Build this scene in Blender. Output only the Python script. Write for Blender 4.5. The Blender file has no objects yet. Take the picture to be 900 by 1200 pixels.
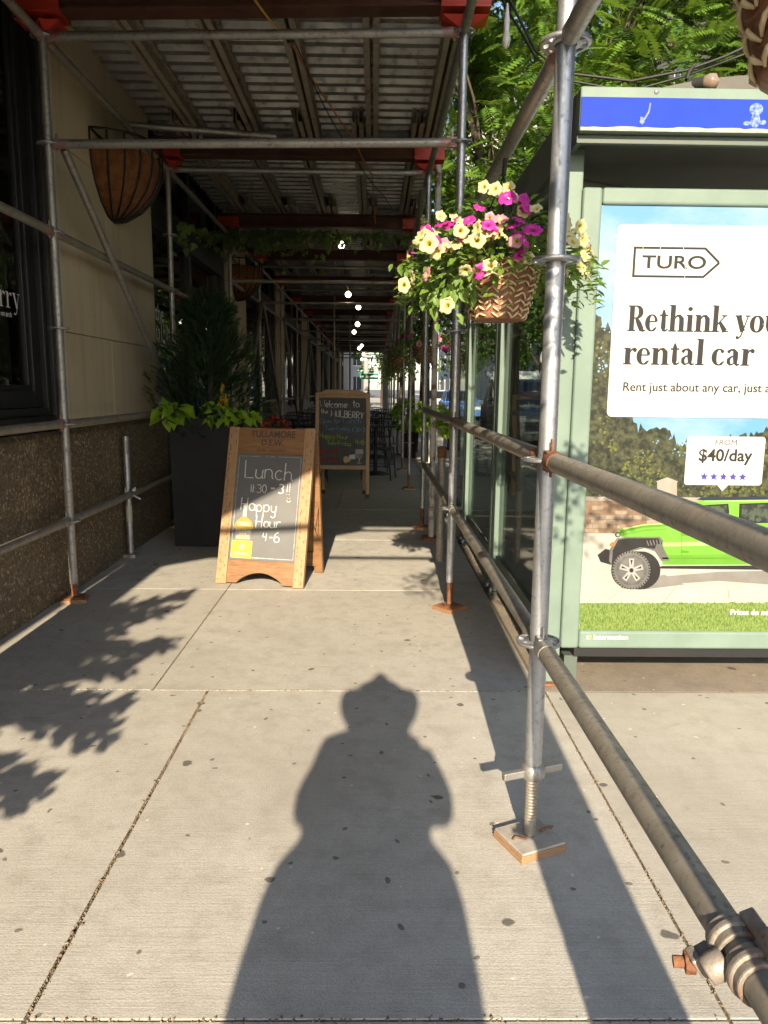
import bpy, math, random
import numpy as np
from mathutils import Vector, Matrix
random.seed(7); rng = np.random.default_rng(7)
R = math.radians
scene = bpy.context.scene
COL = scene.collection
V = Vector

# ------------------------------------------------------------------ camera
CAM_H, FPX = 1.30, 877.0
def cam_axes(p, y, r):
    cp, sp = math.cos(p), math.sin(p)
    fw = V((math.sin(y)*cp, math.cos(y)*cp, -sp))
    rt = V((math.cos(y), -math.sin(y), 0)); up = rt.cross(fw)
    return math.cos(r)*rt + math.sin(r)*up, -math.sin(r)*rt + math.cos(r)*up, fw
CR, CU, CF = cam_axes(R(9.3), R(0.8), R(0.6))
cd = bpy.data.cameras.new('camera'); cam = bpy.data.objects.new('camera', cd); COL.objects.link(cam)
cd.sensor_fit = 'VERTICAL'; cd.sensor_height = 36; cd.lens = 36*FPX/1200
cd.clip_start = 0.02; cd.clip_end = 3000
M = Matrix.Identity(4)
for i, a in enumerate((CR, CU, -CF)):
    for j in range(3): M[j][i] = a[j]
M[2][3] = CAM_H
cam.matrix_world = M
scene.camera = cam
def at(u, v, Y):
    """point of the photograph at the real distance Y down the street"""
    d = CR*((u-450)/FPX) + CU*((600-v)/FPX) + CF
    return V((0, 0, CAM_H)) + d*(Y/d.y)

# ------------------------------------------------------------------ materials
def nmat(name):
    m = bpy.data.materials.new(name); m.use_nodes = True
    nt = m.node_tree; b = nt.nodes['Principled BSDF']
    return m, nt, b
def nd(nt, t, **k):
    n = nt.nodes.new('ShaderNode'+t)
    for a, v in k.items():
        if a in n.inputs: n.inputs[a].default_value = v
        else: setattr(n, a, v)
    return n
def c4(c): return (*c, 1) if len(c) == 3 else c
def mixc(nt, fac, a, b, blend='MIX'):
    n = nt.nodes.new('ShaderNodeMix'); n.data_type = 'RGBA'; n.blend_type = blend
    for sock, v in ((n.inputs[0], fac), (n.inputs[6], a), (n.inputs[7], b)):
        if hasattr(v, 'is_linked'): nt.links.new(v, sock)
        elif isinstance(v, (int, float)): sock.default_value = v
        else: sock.default_value = c4(v)
    return n.outputs[2]
def ramp(nt, sock, p0, p1, c0=(0,0,0), c1=(1,1,1)):
    r = nt.nodes.new('ShaderNodeValToRGB')
    r.color_ramp.elements[0].position = p0; r.color_ramp.elements[1].position = p1
    r.color_ramp.elements[0].color = c4(c0); r.color_ramp.elements[1].color = c4(c1)
    nt.links.new(sock, r.inputs[0]); return r.outputs[0]
def coords(nt, scale=(1,1,1)):
    tc = nd(nt, 'TexCoord'); mp = nd(nt, 'Mapping'); mp.inputs['Scale'].default_value = scale
    nt.links.new(tc.outputs['Object'], mp.inputs['Vector']); return mp.outputs[0]
def noise(nt, vec, scale, detail=4, rough=.6, dist=0):
    n = nd(nt, 'TexNoise'); n.inputs['Scale'].default_value = scale; n.inputs['Detail'].default_value = detail
    n.inputs['Roughness'].default_value = rough; n.inputs['Distortion'].default_value = dist
    nt.links.new(vec, n.inputs['Vector']); return n.outputs['Fac']
def bump(nt, b, h, strength=.3, dist=.01):
    n = nd(nt, 'Bump'); n.inputs['Strength'].default_value = strength; n.inputs['Distance'].default_value = dist
    nt.links.new(h, n.inputs['Height']); nt.links.new(n.outputs[0], b.inputs['Normal'])
def mk(name, c1, c2=None, scale=6, rough=.6, metal=0, bmp=0, bs=40, stretch=(1,1,1), lo=.35, hi=.65, spec=.5, rvar=0):
    m, nt, b = nmat(name)
    b.inputs['Roughness'].default_value = rough; b.inputs['Metallic'].default_value = metal
    b.inputs['Specular IOR Level'].default_value = spec
    if c2 is None: b.inputs['Base Color'].default_value = c4(c1)
    vec = coords(nt, stretch)
    if c2 is not None:
        n1 = noise(nt, vec, scale, 6)
        nt.links.new(mixc(nt, ramp(nt, n1, lo, hi), c1, c2), b.inputs['Base Color'])
        if rvar: nt.links.new(ramp(nt, n1, .3, .7, (rough-rvar,)*3, (rough+rvar,)*3), b.inputs['Roughness'])
    if bmp: bump(nt, b, noise(nt, vec, bs, 4), bmp)
    return m
def leafmat(name, c1, c2, tr=.4, trc=None, rough=.45):
    m, nt, b = nmat(name)
    g = nd(nt, 'NewGeometry'); vec = coords(nt)
    f = mixc(nt, .6, g.outputs['Random Per Island'], ramp(nt, noise(nt, vec, 1.1, 3), .36, .64))  # clump noise darkens whole clusters, painting depth shade into the leaf tone
    col = mixc(nt, f, c1, c2)
    nt.links.new(col, b.inputs['Base Color']); b.inputs['Roughness'].default_value = rough
    b.inputs['Specular IOR Level'].default_value = .35
    t = nd(nt, 'BsdfTranslucent')
    nt.links.new(mixc(nt, 1.0, col, trc or (1.0, .95, .45), 'MULTIPLY') if False else mixc(nt, .5, col, trc or (.25, .35, .03)), t.inputs['Color'])
    ms = nd(nt, 'MixShader'); ms.inputs[0].default_value = tr
    nt.links.new(b.outputs[0], ms.inputs[1]); nt.links.new(t.outputs[0], ms.inputs[2])
    nt.links.new(ms.outputs[0], nt.nodes['Material Output'].inputs['Surface'])
    return m
def glassmat(name, tint, ior=1.5, rough=.0, refl=1.0):
    m, nt, b = nmat(name); nt.nodes.remove(b)
    t = nd(nt, 'BsdfTransparent'); t.inputs[0].default_value = c4(tint)
    g = nd(nt, 'BsdfGlossy'); g.inputs['Roughness'].default_value = rough; g.inputs['Color'].default_value = (refl,)*3+(1,)
    lw = nd(nt, 'LayerWeight'); pw = nd(nt, 'Math', operation='POWER'); nt.links.new(lw.outputs['Facing'], pw.inputs[0]); pw.inputs[1].default_value = 5
    f = nd(nt, 'Math', operation='MULTIPLY_ADD'); nt.links.new(pw.outputs[0], f.inputs[0]); f.inputs[1].default_value = ior; f.inputs[2].default_value = .035
    ms = nd(nt, 'MixShader'); nt.links.new(f.outputs[0], ms.inputs[0])
    nt.links.new(t.outputs[0], ms.inputs[1]); nt.links.new(g.outputs[0], ms.inputs[2])
    nt.links.new(ms.outputs[0], nt.nodes['Material Output'].inputs['Surface'])
    return m
def emit(name, c, s):
    m, nt, b = nmat(name)
    b.inputs['Emission Color'].default_value = c4(c); b.inputs['Emission Strength'].default_value = s
    b.inputs['Base Color'].default_value = c4(c); return m

def concrete(name, ca, cb, stain, broom=True, gum=True):
    m, nt, b = nmat(name); vec = coords(nt)
    big = noise(nt, vec, 1.1, 7, .62, .4); mid = noise(nt, vec, 9, 6, .7); fine = noise(nt, vec, 190, 3, .7)
    col = mixc(nt, ramp(nt, big, .3, .7), ca, cb)
    col = mixc(nt, ramp(nt, mid, .46, .74, (0,0,0), (.72,)*3), col, stain)
    col = mixc(nt, ramp(nt, fine, .35, .7), mixc(nt, .30, col, (.08,.07,.06)), mixc(nt, .10, col, (.75,.7,.62)))
    isl = nd(nt, 'NewGeometry')
    col = mixc(nt, ramp(nt, isl.outputs['Random Per Island'], 0, 1, (0,)*3, (.50,)*3), col, stain)
    st2 = noise(nt, vec, .55, 8, .72, 1.4)
    col = mixc(nt, ramp(nt, st2, .48, .70, (0,)*3, (.62,)*3), col, stain)
    st3 = noise(nt, vec, 4.2, 7, .75, .6)
    col = mixc(nt, ramp(nt, st3, .60, .76, (0,)*3, (.5,)*3), col, tuple(x*.55 for x in stain))
    h = fine
    if broom:
        w = noise(nt, coords(nt, (5, 150, 1)), 1.0, 5, .65, .3)
        patch = noise(nt, vec, 2.3, 3)
        mp_ = nd(nt, 'Math', operation='MULTIPLY'); nt.links.new(ramp(nt, w, .48, .68, (0,)*3, (.42,)*3), mp_.inputs[0]); nt.links.new(ramp(nt, patch, .35, .6, (.25,)*3, (1,)*3), mp_.inputs[1])
        col = mixc(nt, mp_.outputs[0], col, stain)
        ma = nd(nt, 'Math', operation='ADD'); nt.links.new(fine, ma.inputs[0])
        mm = nd(nt, 'Math', operation='MULTIPLY'); nt.links.new(w, mm.inputs[0]); mm.inputs[1].default_value = .8
        nt.links.new(mm.outputs[0], ma.inputs[1]); h = ma.outputs[0]
    if gum:
        for sc, r0, keep, c in ((2.1, .036, .55, (.05,.046,.042)), (6.5, .055, .66, (.10,.09,.075)), (13, .065, .94, (.64,.60,.53))):
            vo = nd(nt, 'TexVoronoi', voronoi_dimensions='2D'); vo.inputs['Scale'].default_value = sc; vo.inputs['Randomness'].default_value = 1
            dn = nd(nt, 'VectorMath', operation='ADD'); nz = nd(nt, 'TexNoise'); nz.inputs['Scale'].default_value = 14
            nt.links.new(vec, nz.inputs['Vector'])
            sm = nd(nt, 'VectorMath', operation='SCALE'); sm.inputs['Scale'].default_value = .05
            nt.links.new(nz.outputs['Color'], sm.inputs[0]); nt.links.new(vec, dn.inputs[0]); nt.links.new(sm.outputs[0], dn.inputs[1])
            nt.links.new(dn.outputs[0], vo.inputs['Vector'])
            sp = nd(nt, 'SeparateColor'); nt.links.new(vo.outputs['Color'], sp.inputs[0])
            k = nd(nt, 'Math', operation='GREATER_THAN'); nt.links.new(sp.outputs[0], k.inputs[0]); k.inputs[1].default_value = keep
            d = ramp(nt, vo.outputs['Distance'], r0*.75, r0, (1,1,1), (0,0,0))
            mu = nd(nt, 'Math', operation='MULTIPLY'); nt.links.new(k.outputs[0], mu.inputs[0]); nt.links.new(d, mu.inputs[1])
            mu2 = nd(nt, 'Math', operation='MULTIPLY'); nt.links.new(mu.outputs[0], mu2.inputs[0]); mu2.inputs[1].default_value = .8
            col = mixc(nt, mu2.outputs[0], col, c)
    nt.links.new(col, b.inputs['Base Color']); b.inputs['Roughness'].default_value = .85
    bump(nt, b, h, .35, .004)
    return m
def granite(name):
    m, nt, b = nmat(name); vec = coords(nt)
    vo = nd(nt, 'TexVoronoi'); vo.inputs['Scale'].default_value = 75; nt.links.new(vec, vo.inputs['Vector'])
    sp = nd(nt, 'SeparateColor'); nt.links.new(vo.outputs['Color'], sp.inputs[0])
    col = mixc(nt, ramp(nt, sp.outputs[0], .2, .95), (.075,.053,.032), (.24,.175,.10))
    col = mixc(nt, ramp(nt, noise(nt, coords(nt,(3,3,1)), 1.1, 7, .7), .42, .72, (0,)*3, (.8,)*3), col, (.085,.068,.047))
    col = mixc(nt, ramp(nt, sp.outputs[1], .90, .93), col, (.34,.28,.19))
    nt.links.new(col, b.inputs['Base Color']); b.inputs['Roughness'].default_value = .5
    bump(nt, b, noise(nt, vec, 90, 3), .3, .004); return m
def limestone(name, ca, cb, dark):
    m, nt, b = nmat(name); vec = coords(nt)
    col = mixc(nt, ramp(nt, noise(nt, vec, 1.3, 7, .65), .3, .7), ca, cb)
    isl = nd(nt, 'NewGeometry'); col = mixc(nt, ramp(nt, isl.outputs['Random Per Island'], 0, 1, (0,)*3, (.3,)*3), col, dark)
    col = mixc(nt, ramp(nt, noise(nt, coords(nt, (5, 5, .35)), 1.6, 6, .7), .50, .78, (0,)*3, (.55,)*3), col, dark)
    fine = noise(nt, vec, 85, 4, .7); col = mixc(nt, ramp(nt, fine, .55, .75, (0,)*3, (.35,)*3), col, dark)
    nt.links.new(col, b.inputs['Base Color']); b.inputs['Roughness'].default_value = .88; bump(nt, b, fine, .25, .004); return m
def wood(name, ca, cb, cc, axis=(1,1,14), rough=.5, wave=2.2):
    m, nt, b = nmat(name); vec = coords(nt, axis)
    n1 = noise(nt, vec, wave, 8, .62, 1.2)
    col = mixc(nt, ramp(nt, n1, .32, .68), ca, cb)
    n2 = noise(nt, vec, wave*5, 3, .6)
    col = mixc(nt, ramp(nt, n2, .55, .78), col, cc)
    nt.links.new(col, b.inputs['Base Color']); b.inputs['Roughness'].default_value = rough
    bump(nt, b, n2, .15, .003); return m
def galv(name, c1, c2, rust=.0, rough=.42, metal=.75, sc=9):
    m, nt, b = nmat(name); vec = coords(nt)
    n1 = noise(nt, vec, sc, 6, .65, .5); n2 = noise(nt, vec, sc*6, 4, .6)
    col = mixc(nt, ramp(nt, n1, .3, .7), c1, c2)
    col = mixc(nt, ramp(nt, n2, .55, .8), col, tuple(x*.45 for x in c1))
    if rust:
        n3 = noise(nt, vec, 4.5, 7, .7, .8)
        rr = ramp(nt, n3, .62-rust*.25, .75-rust*.2)
        col = mixc(nt, rr, col, (.16,.065,.028))
        mt = nd(nt, 'Math', operation='MULTIPLY_ADD'); nt.links.new(rr, mt.inputs[0]); mt.inputs[1].default_value = -metal; mt.inputs[2].default_value = metal
        nt.links.new(mt.outputs[0], b.inputs['Metallic'])
    else: b.inputs['Metallic'].default_value = metal
    nt.links.new(col, b.inputs['Base Color'])
    nt.links.new(ramp(nt, n2, .3, .75, (rough-.12,)*3, (rough+.2,)*3), b.inputs['Roughness'])
    bump(nt, b, n2, .12 if rust<.6 else .7, .002); return m

MT = dict(
 walk=concrete('pavement concrete', (.445,.43,.395), (.545,.53,.495), (.285,.265,.23)),
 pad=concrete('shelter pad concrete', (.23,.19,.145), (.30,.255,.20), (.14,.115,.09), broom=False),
 dirt=mk('joint dirt', (.075,.055,.034), (.19,.145,.095), 90, .95, bmp=.8, bs=120),
 crumb=mk('joint crumbs', (.09,.06,.03), (.27,.22,.15), 40, .9),
 asphalt=mk('asphalt', (.055,.054,.052), (.085,.083,.08), 30, .9, bmp=.5, bs=200),
 ground=mk('ground', (.10,.095,.085), (.15,.14,.125), .5, .95),
 kerb=mk('kerb granite', (.34,.32,.29), (.45,.43,.39), 12, .85, bmp=.3),
 paint=mk('road paint', (.70,.70,.66), (.55,.55,.52), 18, .7),
 granite=granite('speckled granite'),
 lime=limestone('limestone', (.50,.41,.28), (.58,.49,.35), (.30,.235,.15)),
 limedark=mk('limestone joint', (.16,.12,.08)),
 litedge=mk('lit stone edge', (.60,.56,.48), (.48,.44,.37), 5, .8),  # limestone return edge, with the light on it put into a paler colour
 black=mk('black frame', (.007,.007,.009), (.011,.011,.014), 4, .45),
 navy=mk('navy paint', (.015,.018,.03), rough=.5),
 room=mk('dark interior', (.02,.017,.014), (.035,.03,.024), 1, .9),  # near-black colour carries the darkness of the rooms behind the glass
 letter=mk('window lettering', (.72,.72,.70), rough=.6),
 winglass=glassmat('window glass', (.55,.57,.56), .75),
 shglass=glassmat('shelter glass', (.80,.86,.83), .62),
 galv=galv('galvanised tube', (.33,.345,.37), (.46,.475,.50)),
 galv2=galv('weathered tube', (.29,.285,.27), (.40,.39,.37), rust=.08, rough=.5),
 galvold=galv('dirty tube', (.235,.215,.18), (.34,.315,.27), rust=.16, rough=.55, metal=.5, sc=14),
 deck=galv('corrugated deck', (.27,.265,.255), (.46,.455,.435), rust=.12, rough=.42, metal=.65, sc=2.4),
 alu=galv('dull aluminium', (.34,.29,.23), (.42,.37,.30), rust=.2, rough=.6, metal=.25, sc=4),
 red=mk('worn red paint', (.55,.045,.022), (.36,.03,.02), 9, .5, bmp=.1),
 redworn=mk('worn red end', (.30,.12,.11), (.36,.30,.28), 24, .5, metal=.3),
 beam=mk('dark red beam', (.075,.028,.018), (.12,.05,.032), 5, .7, bmp=.2),
 castrust=galv('rusty casting', (.25,.215,.18), (.34,.30,.26), rust=.62, rough=.55, metal=.4, sc=16),
 padgrey=mk('dusty plate', (.36,.335,.30), (.27,.24,.21), 18, .8, bmp=.2),
 rust=mk('rust', (.24,.10,.045), (.14,.06,.032), 22, .85, bmp=.6, bs=90),
 rustwood=wood('plywood pad', (.33,.18,.09), (.24,.12,.055), (.12,.06,.03), (14,14,40)),
 timber=wood('painted timber', (.10,.085,.07), (.14,.12,.10), (.07,.06,.05), (8,8,1)),
 ply=wood('plywood', (.27,.155,.08), (.33,.20,.11), (.15,.08,.04), (3,8,90)),
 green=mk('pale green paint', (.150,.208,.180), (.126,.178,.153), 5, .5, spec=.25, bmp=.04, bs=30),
 greenshade=mk('shaded green paint', (.085,.11,.095), (.065,.085,.072), 3, .6),  # darkened copy of the shelter green; shade put into the colour
 blue=mk('blue band', (.010,.034,.40), (.014,.045,.44), 2, .6, spec=.12),
 pale=mk('pale chipped edge', (.28,.30,.27), (.18,.20,.18), 30, .6),
 rooft=mk('roof shell', (.05,.047,.04), (.075,.07,.06), 5, .6),
 rubber=mk('black rubber', (.015,.015,.015), rough=.6),
 cordy=mk('yellow cord', (.50,.30,.03), rough=.5), cordo=mk('orange cord', (.34,.11,.03), rough=.5),
 bulb=emit('bulb', (1,.86,.62), 5.0),
 socket=mk('bulb socket', (.03,.03,.03), rough=.4),
 oak=wood('orange board timber', (.30,.175,.085), (.37,.23,.12), (.18,.095,.042), (14,14,1.2), .45),
 oakh=wood('header timber', (.17,.082,.034), (.27,.145,.064), (.07,.033,.014), (1.3,14,14), .45),
 oak2=wood('pale board timber', (.33,.20,.10), (.40,.25,.13), (.27,.155,.07), (14,14,1.2), .5),
 burn=mk('burnt mark', (.075,.035,.016), rough=.8),
 print_dark=mk('printed dark lettering', (.06,.045,.045), rough=.7),
 slate=mk('chalkboard', (.095,.098,.104), (.145,.145,.145), 1.6, .5, stretch=(1,1,1), lo=.3, hi=.75),
 slate2=mk('black chalkboard', (.018,.02,.024), (.03,.032,.036), 3, .55),
 chalk=mk('white chalk', (.66,.655,.64), (.48,.48,.475), 70, .95),
 chalkb=mk('blue chalk', (.16,.32,.52), (.12,.25,.42), 160, .95),
 chalkg=mk('green chalk', (.30,.48,.05), (.22,.36,.04), 160, .95),
 chalkr=mk('red chalk', (.42,.05,.03), (.30,.03,.02), 160, .95),
 amber=mk('amber print', (.30,.20,.04), (.36,.26,.07), 20, .4),
 yellow=mk('yellow print', (.50,.42,.03), (.55,.47,.06), 12, .45),
 cream=mk('cream print', (.42,.42,.32), (.48,.48,.40), 40, .5),
 wine=mk('wine print', (.075,.03,.045), rough=.4), glassp=mk('glass print', (.20,.20,.20), rough=.4),
 planter=mk('charcoal planter', (.018,.019,.023), (.026,.027,.031), 3, .6, spec=.15, bmp=.06),
 plwhite=mk('pale planter', (.50,.49,.46), (.62,.61,.57), 5, .6),
 soil=mk('soil', (.03,.02,.012), (.06,.04,.025), 30, .95),
 coco=mk('coco liner', (.215,.085,.026), (.115,.042,.014), 26, .95, bmp=1.0, bs=70, stretch=(1,1,.5)),
 wire=mk('black wire', (.012,.012,.012), rough=.5, metal=.3),
 wicker=mk('brown wicker', (.26,.115,.058), (.15,.062,.032), 60, .6, bmp=.3),
 strand=mk('cream strand', (.60,.47,.29), (.48,.35,.19), 50, .65),
 bark=mk('bark', (.085,.065,.048), (.05,.038,.028), 9, .95, bmp=.9, bs=25, stretch=(1,1,.3)),
 leafT=leafmat('locust leaf', (.020,.060,.009), (.165,.31,.038), .40),  # wide tone range puts sunlit highlights and dark gaps into the leaf colour
 leafD=leafmat('street leaf', (.015,.042,.008), (.11,.20,.028), .36),
 leafP=leafmat('petunia leaf', (.085,.17,.025), (.16,.27,.045), .42),
 leafI=leafmat('ivy leaf', (.10,.17,.05), (.20,.28,.10), .35),
 leafL=leafmat('lime leaf', (.23,.40,.02), (.33,.52,.04), .4, (.45,.6,.03)),
 leafC=leafmat('conifer needle', (.013,.034,.013), (.028,.062,.020), .15, (.04,.08,.02), .6),
 stem=mk('stem', (.12,.18,.05), rough=.7),
 magenta=leafmat('magenta petal', (.46,.022,.27), (.56,.04,.34), .3, (.7,.05,.5)),
 pinkp=leafmat('pink petal', (.52,.22,.31), (.56,.28,.33), .3, (.8,.4,.5)),
 creamp=leafmat('cream petal', (.56,.52,.24), (.62,.58,.36), .3, (.8,.75,.3)),
 throat=mk('yellow throat', (.42,.36,.05), rough=.7), throatm=mk('dark throat', (.28,.02,.16), rough=.7),
 redp=leafmat('red petal', (.42,.03,.02), (.5,.06,.03), .2, (.4,.05,.02)),
 skin=mk('skin', (.50,.32,.235), (.45,.28,.20), 5, .55), cloth=mk('blue cotton', (.06,.08,.16), (.08,.10,.19), 8, .9, bmp=.2),
 straw=mk('straw hat', (.45,.36,.20), (.36,.28,.15), 50, .9), hair=mk('dark hair', (.03,.02,.015), rough=.6),
 phone=mk('phone body', (.02,.02,.022), rough=.3),
 tyre=mk('tyre', (.018,.018,.018), rough=.85), rim=mk('alloy', (.45,.45,.46), rough=.3, metal=.8),
 carglass=mk('car glass', (.012,.014,.016), rough=.06), lamp=mk('headlamp', (.75,.75,.72), rough=.1), tail=mk('tail lamp', (.35,.02,.02), rough=.2),
 cardark=mk('dark grey car paint', (.10,.115,.115), rough=.25, metal=.3), carwhite=mk('white car paint', (.72,.72,.70), rough=.25),
 carblue=mk('blue car paint', (.06,.16,.45), rough=.25), cargrey=mk('silver car paint', (.38,.39,.40), rough=.25, metal=.4),
 hydrant=mk('hydrant paint', (.30,.06,.025), (.20,.045,.02), 14, .6),
 ironb=mk('dark iron', (.022,.022,.024), rough=.5, metal=.3),
 brick=None, tan=mk('tan facade', (.42,.33,.20), (.48,.38,.24), 1, .85), grey=mk('grey facade', (.27,.275,.28), (.33,.335,.34), .6, .8),
 white=mk('pale facade', (.27,.265,.27), (.33,.32,.32), .6, .8), brickf=mk('brown facade', (.20,.11,.08), (.26,.15,.11), 4, .9),
 farglass=mk('far window glass', (.03,.04,.05), rough=.1),
 sgreen=mk('sign green', (.01,.22,.10), rough=.4), white2=mk('white paint', (.62,.62,.61), rough=.5),
 cabinet=mk('cabinet grey', (.2,.2,.19), rough=.5),
)

# ------------------------------------------------------------------ mesh builder
ORG = {}
def frame_of(d, hint=None):
    d = V(d).normalized(); h = V(hint) if hint is not None else (V((0,0,1)) if abs(d.z) < .9 else V((1,0,0)))
    x = d.cross(h).normalized(); return x, x.cross(d).normalized(), d
class MB:
    def __init__(s): s.v=[]; s.f=[]; s.m=[]; s.s=[]
    def add(s, vs, fs, m=0, sm=False):
        n=len(s.v); s.v += [tuple(v) for v in vs]
        for f in fs: s.f.append([i+n for i in f]); s.m.append(m); s.s.append(sm)
        return s
    def box(s, x0,x1,y0,y1,z0,z1,m=0):
        return s.add([(x0,y0,z0),(x1,y0,z0),(x1,y1,z0),(x0,y1,z0),(x0,y0,z1),(x1,y0,z1),(x1,y1,z1),(x0,y1,z1)],
              [(3,2,1,0),(4,5,6,7),(0,1,5,4),(1,2,6,5),(2,3,7,6),(3,0,4,7)], m)
    def obox(s, c, ax, ay, az, m=0):
        c=V(c); ax=V(ax); ay=V(ay); az=V(az)
        return s.add([c+i*ax+j*ay+k*az for k in (-1,1) for (i,j) in ((-1,-1),(1,-1),(1,1),(-1,1))],
              [(3,2,1,0),(4,5,6,7),(0,1,5,4),(1,2,6,5),(2,3,7,6),(3,0,4,7)], m)
    def tube(s, pts, r, seg=10, m=0, caps=True, sm=True, hint=None):
        pts=[V(p) for p in pts]; n=len(pts)
        rs = r if isinstance(r,(list,tuple)) else [r]*n
        x=None; rings=[]
        for i,p in enumerate(pts):
            d=(pts[min(i+1,n-1)]-pts[max(i-1,0)])
            if d.length<1e-9: d=V((0,0,1))
            d.normalize()
            if x is None: x,y,_=frame_of(d,hint)
            else:
                x=(x-d*x.dot(d)); x = x.normalized() if x.length>1e-6 else frame_of(d)[0]
                y=x.cross(d)
            rings.append([p+rs[i]*(math.cos(2*math.pi*k/seg)*x+math.sin(2*math.pi*k/seg)*y) for k in range(seg)])
        vs=[q for rg in rings for q in rg]
        fs=[(i*seg+k,i*seg+(k+1)%seg,(i+1)*seg+(k+1)%seg,(i+1)*seg+k) for i in range(n-1) for k in range(seg)]
        s.add(vs,fs,m,sm)
        if caps:
            s.add(rings[0],[tuple(range(seg))[::-1]],m); s.add(rings[-1],[tuple(range(seg))],m)
        return s
    def lathe(s, prof, c, seg=24, m=0, sm=True, axis=(0,0,1), a0=0, a1=2*math.pi, sx=1, sy=1):
        c=V(c); x,y,d=frame_of(axis) if tuple(axis)!=(0,0,1) else (V((1,0,0)),V((0,1,0)),V((0,0,1)))
        full=abs(a1-a0-2*math.pi)<1e-6; nn=seg if full else seg+1
        vs=[]
        for r,z in prof:
            for k in range(nn):
                a=a0+(a1-a0)*k/seg; vs.append(c+x*(r*math.cos(a)*sx)+y*(r*math.sin(a)*sy)+d*z)
        fs=[]
        for i in range(len(prof)-1):
            for k in range(seg):
                k2=(k+1)%nn
                fs.append((i*nn+k,i*nn+k2,(i+1)*nn+k2,(i+1)*nn+k))
        return s.add(vs,fs,m,sm)
    def prism(s, pts, f, n0, n1, m=0):
        """polygon (u,w) extruded from n0 to n1 in frame f(u,w,n)"""
        k=len(pts)
        return s.add([f(u,w,n0) for u,w in pts]+[f(u,w,n1) for u,w in pts],
            [tuple(range(k))[::-1], tuple(range(k,2*k))]+[(i,(i+1)%k,k+(i+1)%k,k+i) for i in range(k)], m)
    def sheet(s, pts, f, n, m=0): return s.add([f(u,w,n) for u,w in pts],[tuple(range(len(pts)))],m)
    def build(s, name, mats, parent=None, bevel=0, local=False, seg=2):
        vs=[V(v) for v in s.v]
        if parent is not None: org=ORG.get(parent.name,V((0,0,0)))
        elif local: org=V((0,0,0))
        else:
            a=np.array(s.v); org=V(((a[:,0].min()+a[:,0].max())/2,(a[:,1].min()+a[:,1].max())/2,a[:,2].min()))
        me=bpy.data.meshes.new(name)
        me.from_pydata([tuple(v-org) for v in vs],[],s.f)
        for m in (mats if isinstance(mats,(list,tuple)) else [mats]): me.materials.append(m)
        me.polygons.foreach_set('material_index',s.m); me.polygons.foreach_set('use_smooth',s.s); me.update()
        o=bpy.data.objects.new(name,me); COL.objects.link(o)
        if parent is not None: o.parent=parent; ORG[o.name]=org
        else: o.location=org; ORG[o.name]=org
        if bevel:
            b=o.modifiers.new('bevel','BEVEL'); b.width=bevel; b.segments=seg; b.limit_method='ANGLE'; b.angle_limit=R(40)
        return o
def tag(o, label=None, cat=None, group=None, kind=None):
    if label: o['label']=label
    if cat: o['category']=cat
    if group: o['group']=group
    if kind: o['kind']=kind
    return o
def thing(name, label, cat, loc=(0,0,0), rz=0, group=None, local=False):
    o=bpy.data.objects.new(name,None); COL.objects.link(o); o.location=loc; o.rotation_euler=(0,0,rz); o.empty_display_size=.1
    ORG[o.name]=V((0,0,0)) if (local or rz) else V(loc)
    return tag(o,label,cat,group)
def copy_tree(o, parent=None, depth=0):
    c=o.copy(); COL.objects.link(c); c.parent=parent
    for ch in list(o.children): copy_tree(ch,c,depth+1)
    return c
def scatter(name, bv, bf, T, mat, parent=None, mi=None):
    """many leaf-sized pieces in one mesh; T = (loc, forward, up, scale)"""
    bv=np.array(bv,float); n=len(T)
    P=np.array([t[0] for t in T],float); D=np.array([t[1] for t in T],float); U=np.array([t[2] for t in T],float); S=np.array([t[3] for t in T],float)
    D/=np.linalg.norm(D,axis=1,keepdims=True)+1e-9
    Z=U-D*(U*D).sum(1,keepdims=True); Z/=np.linalg.norm(Z,axis=1,keepdims=True)+1e-9
    X=np.cross(D,Z)
    W=(bv[None,:,0,None]*X[:,None]+bv[None,:,1,None]*D[:,None]+bv[None,:,2,None]*Z[:,None])*S[:,None,None]+P[:,None]
    nv=len(bv); W=W.reshape(-1,3)
    if parent is not None: org=np.array(ORG.get(parent.name,(0,0,0)))
    else: org=np.array([(W[:,0].min()+W[:,0].max())/2,(W[:,1].min()+W[:,1].max())/2,W[:,2].min()])
    W=W-org
    me=bpy.data.meshes.new(name); me.vertices.add(len(W)); me.vertices.foreach_set('co',W.ravel().astype(np.float32))
    ln=np.array([len(f) for f in bf]); idx=np.concatenate([np.array(f) for f in bf])
    tot=np.tile(ln,n); st=np.concatenate([[0],np.cumsum(tot)[:-1]])
    I=(idx[None]+np.arange(n)[:,None]*nv).ravel()
    me.loops.add(len(I)); me.loops.foreach_set('vertex_index',I.astype(np.int32))
    me.polygons.add(len(tot)); me.polygons.foreach_set('loop_start',st.astype(np.int32)); me.polygons.foreach_set('loop_total',tot.astype(np.int32))
    me.update(calc_edges=True); me.validate()
    for m in (mat if isinstance(mat,(list,tuple)) else [mat]): me.materials.append(m)
    o=bpy.data.objects.new(name,me); COL.objects.link(o)
    if parent is not None: o.parent=parent
    else: o.location=org
    ORG[o.name]=V(org)
    return o
def rv(s=1.0): return V((random.gauss(0,1),random.gauss(0,1),random.gauss(0,1))).normalized()*s

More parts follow.
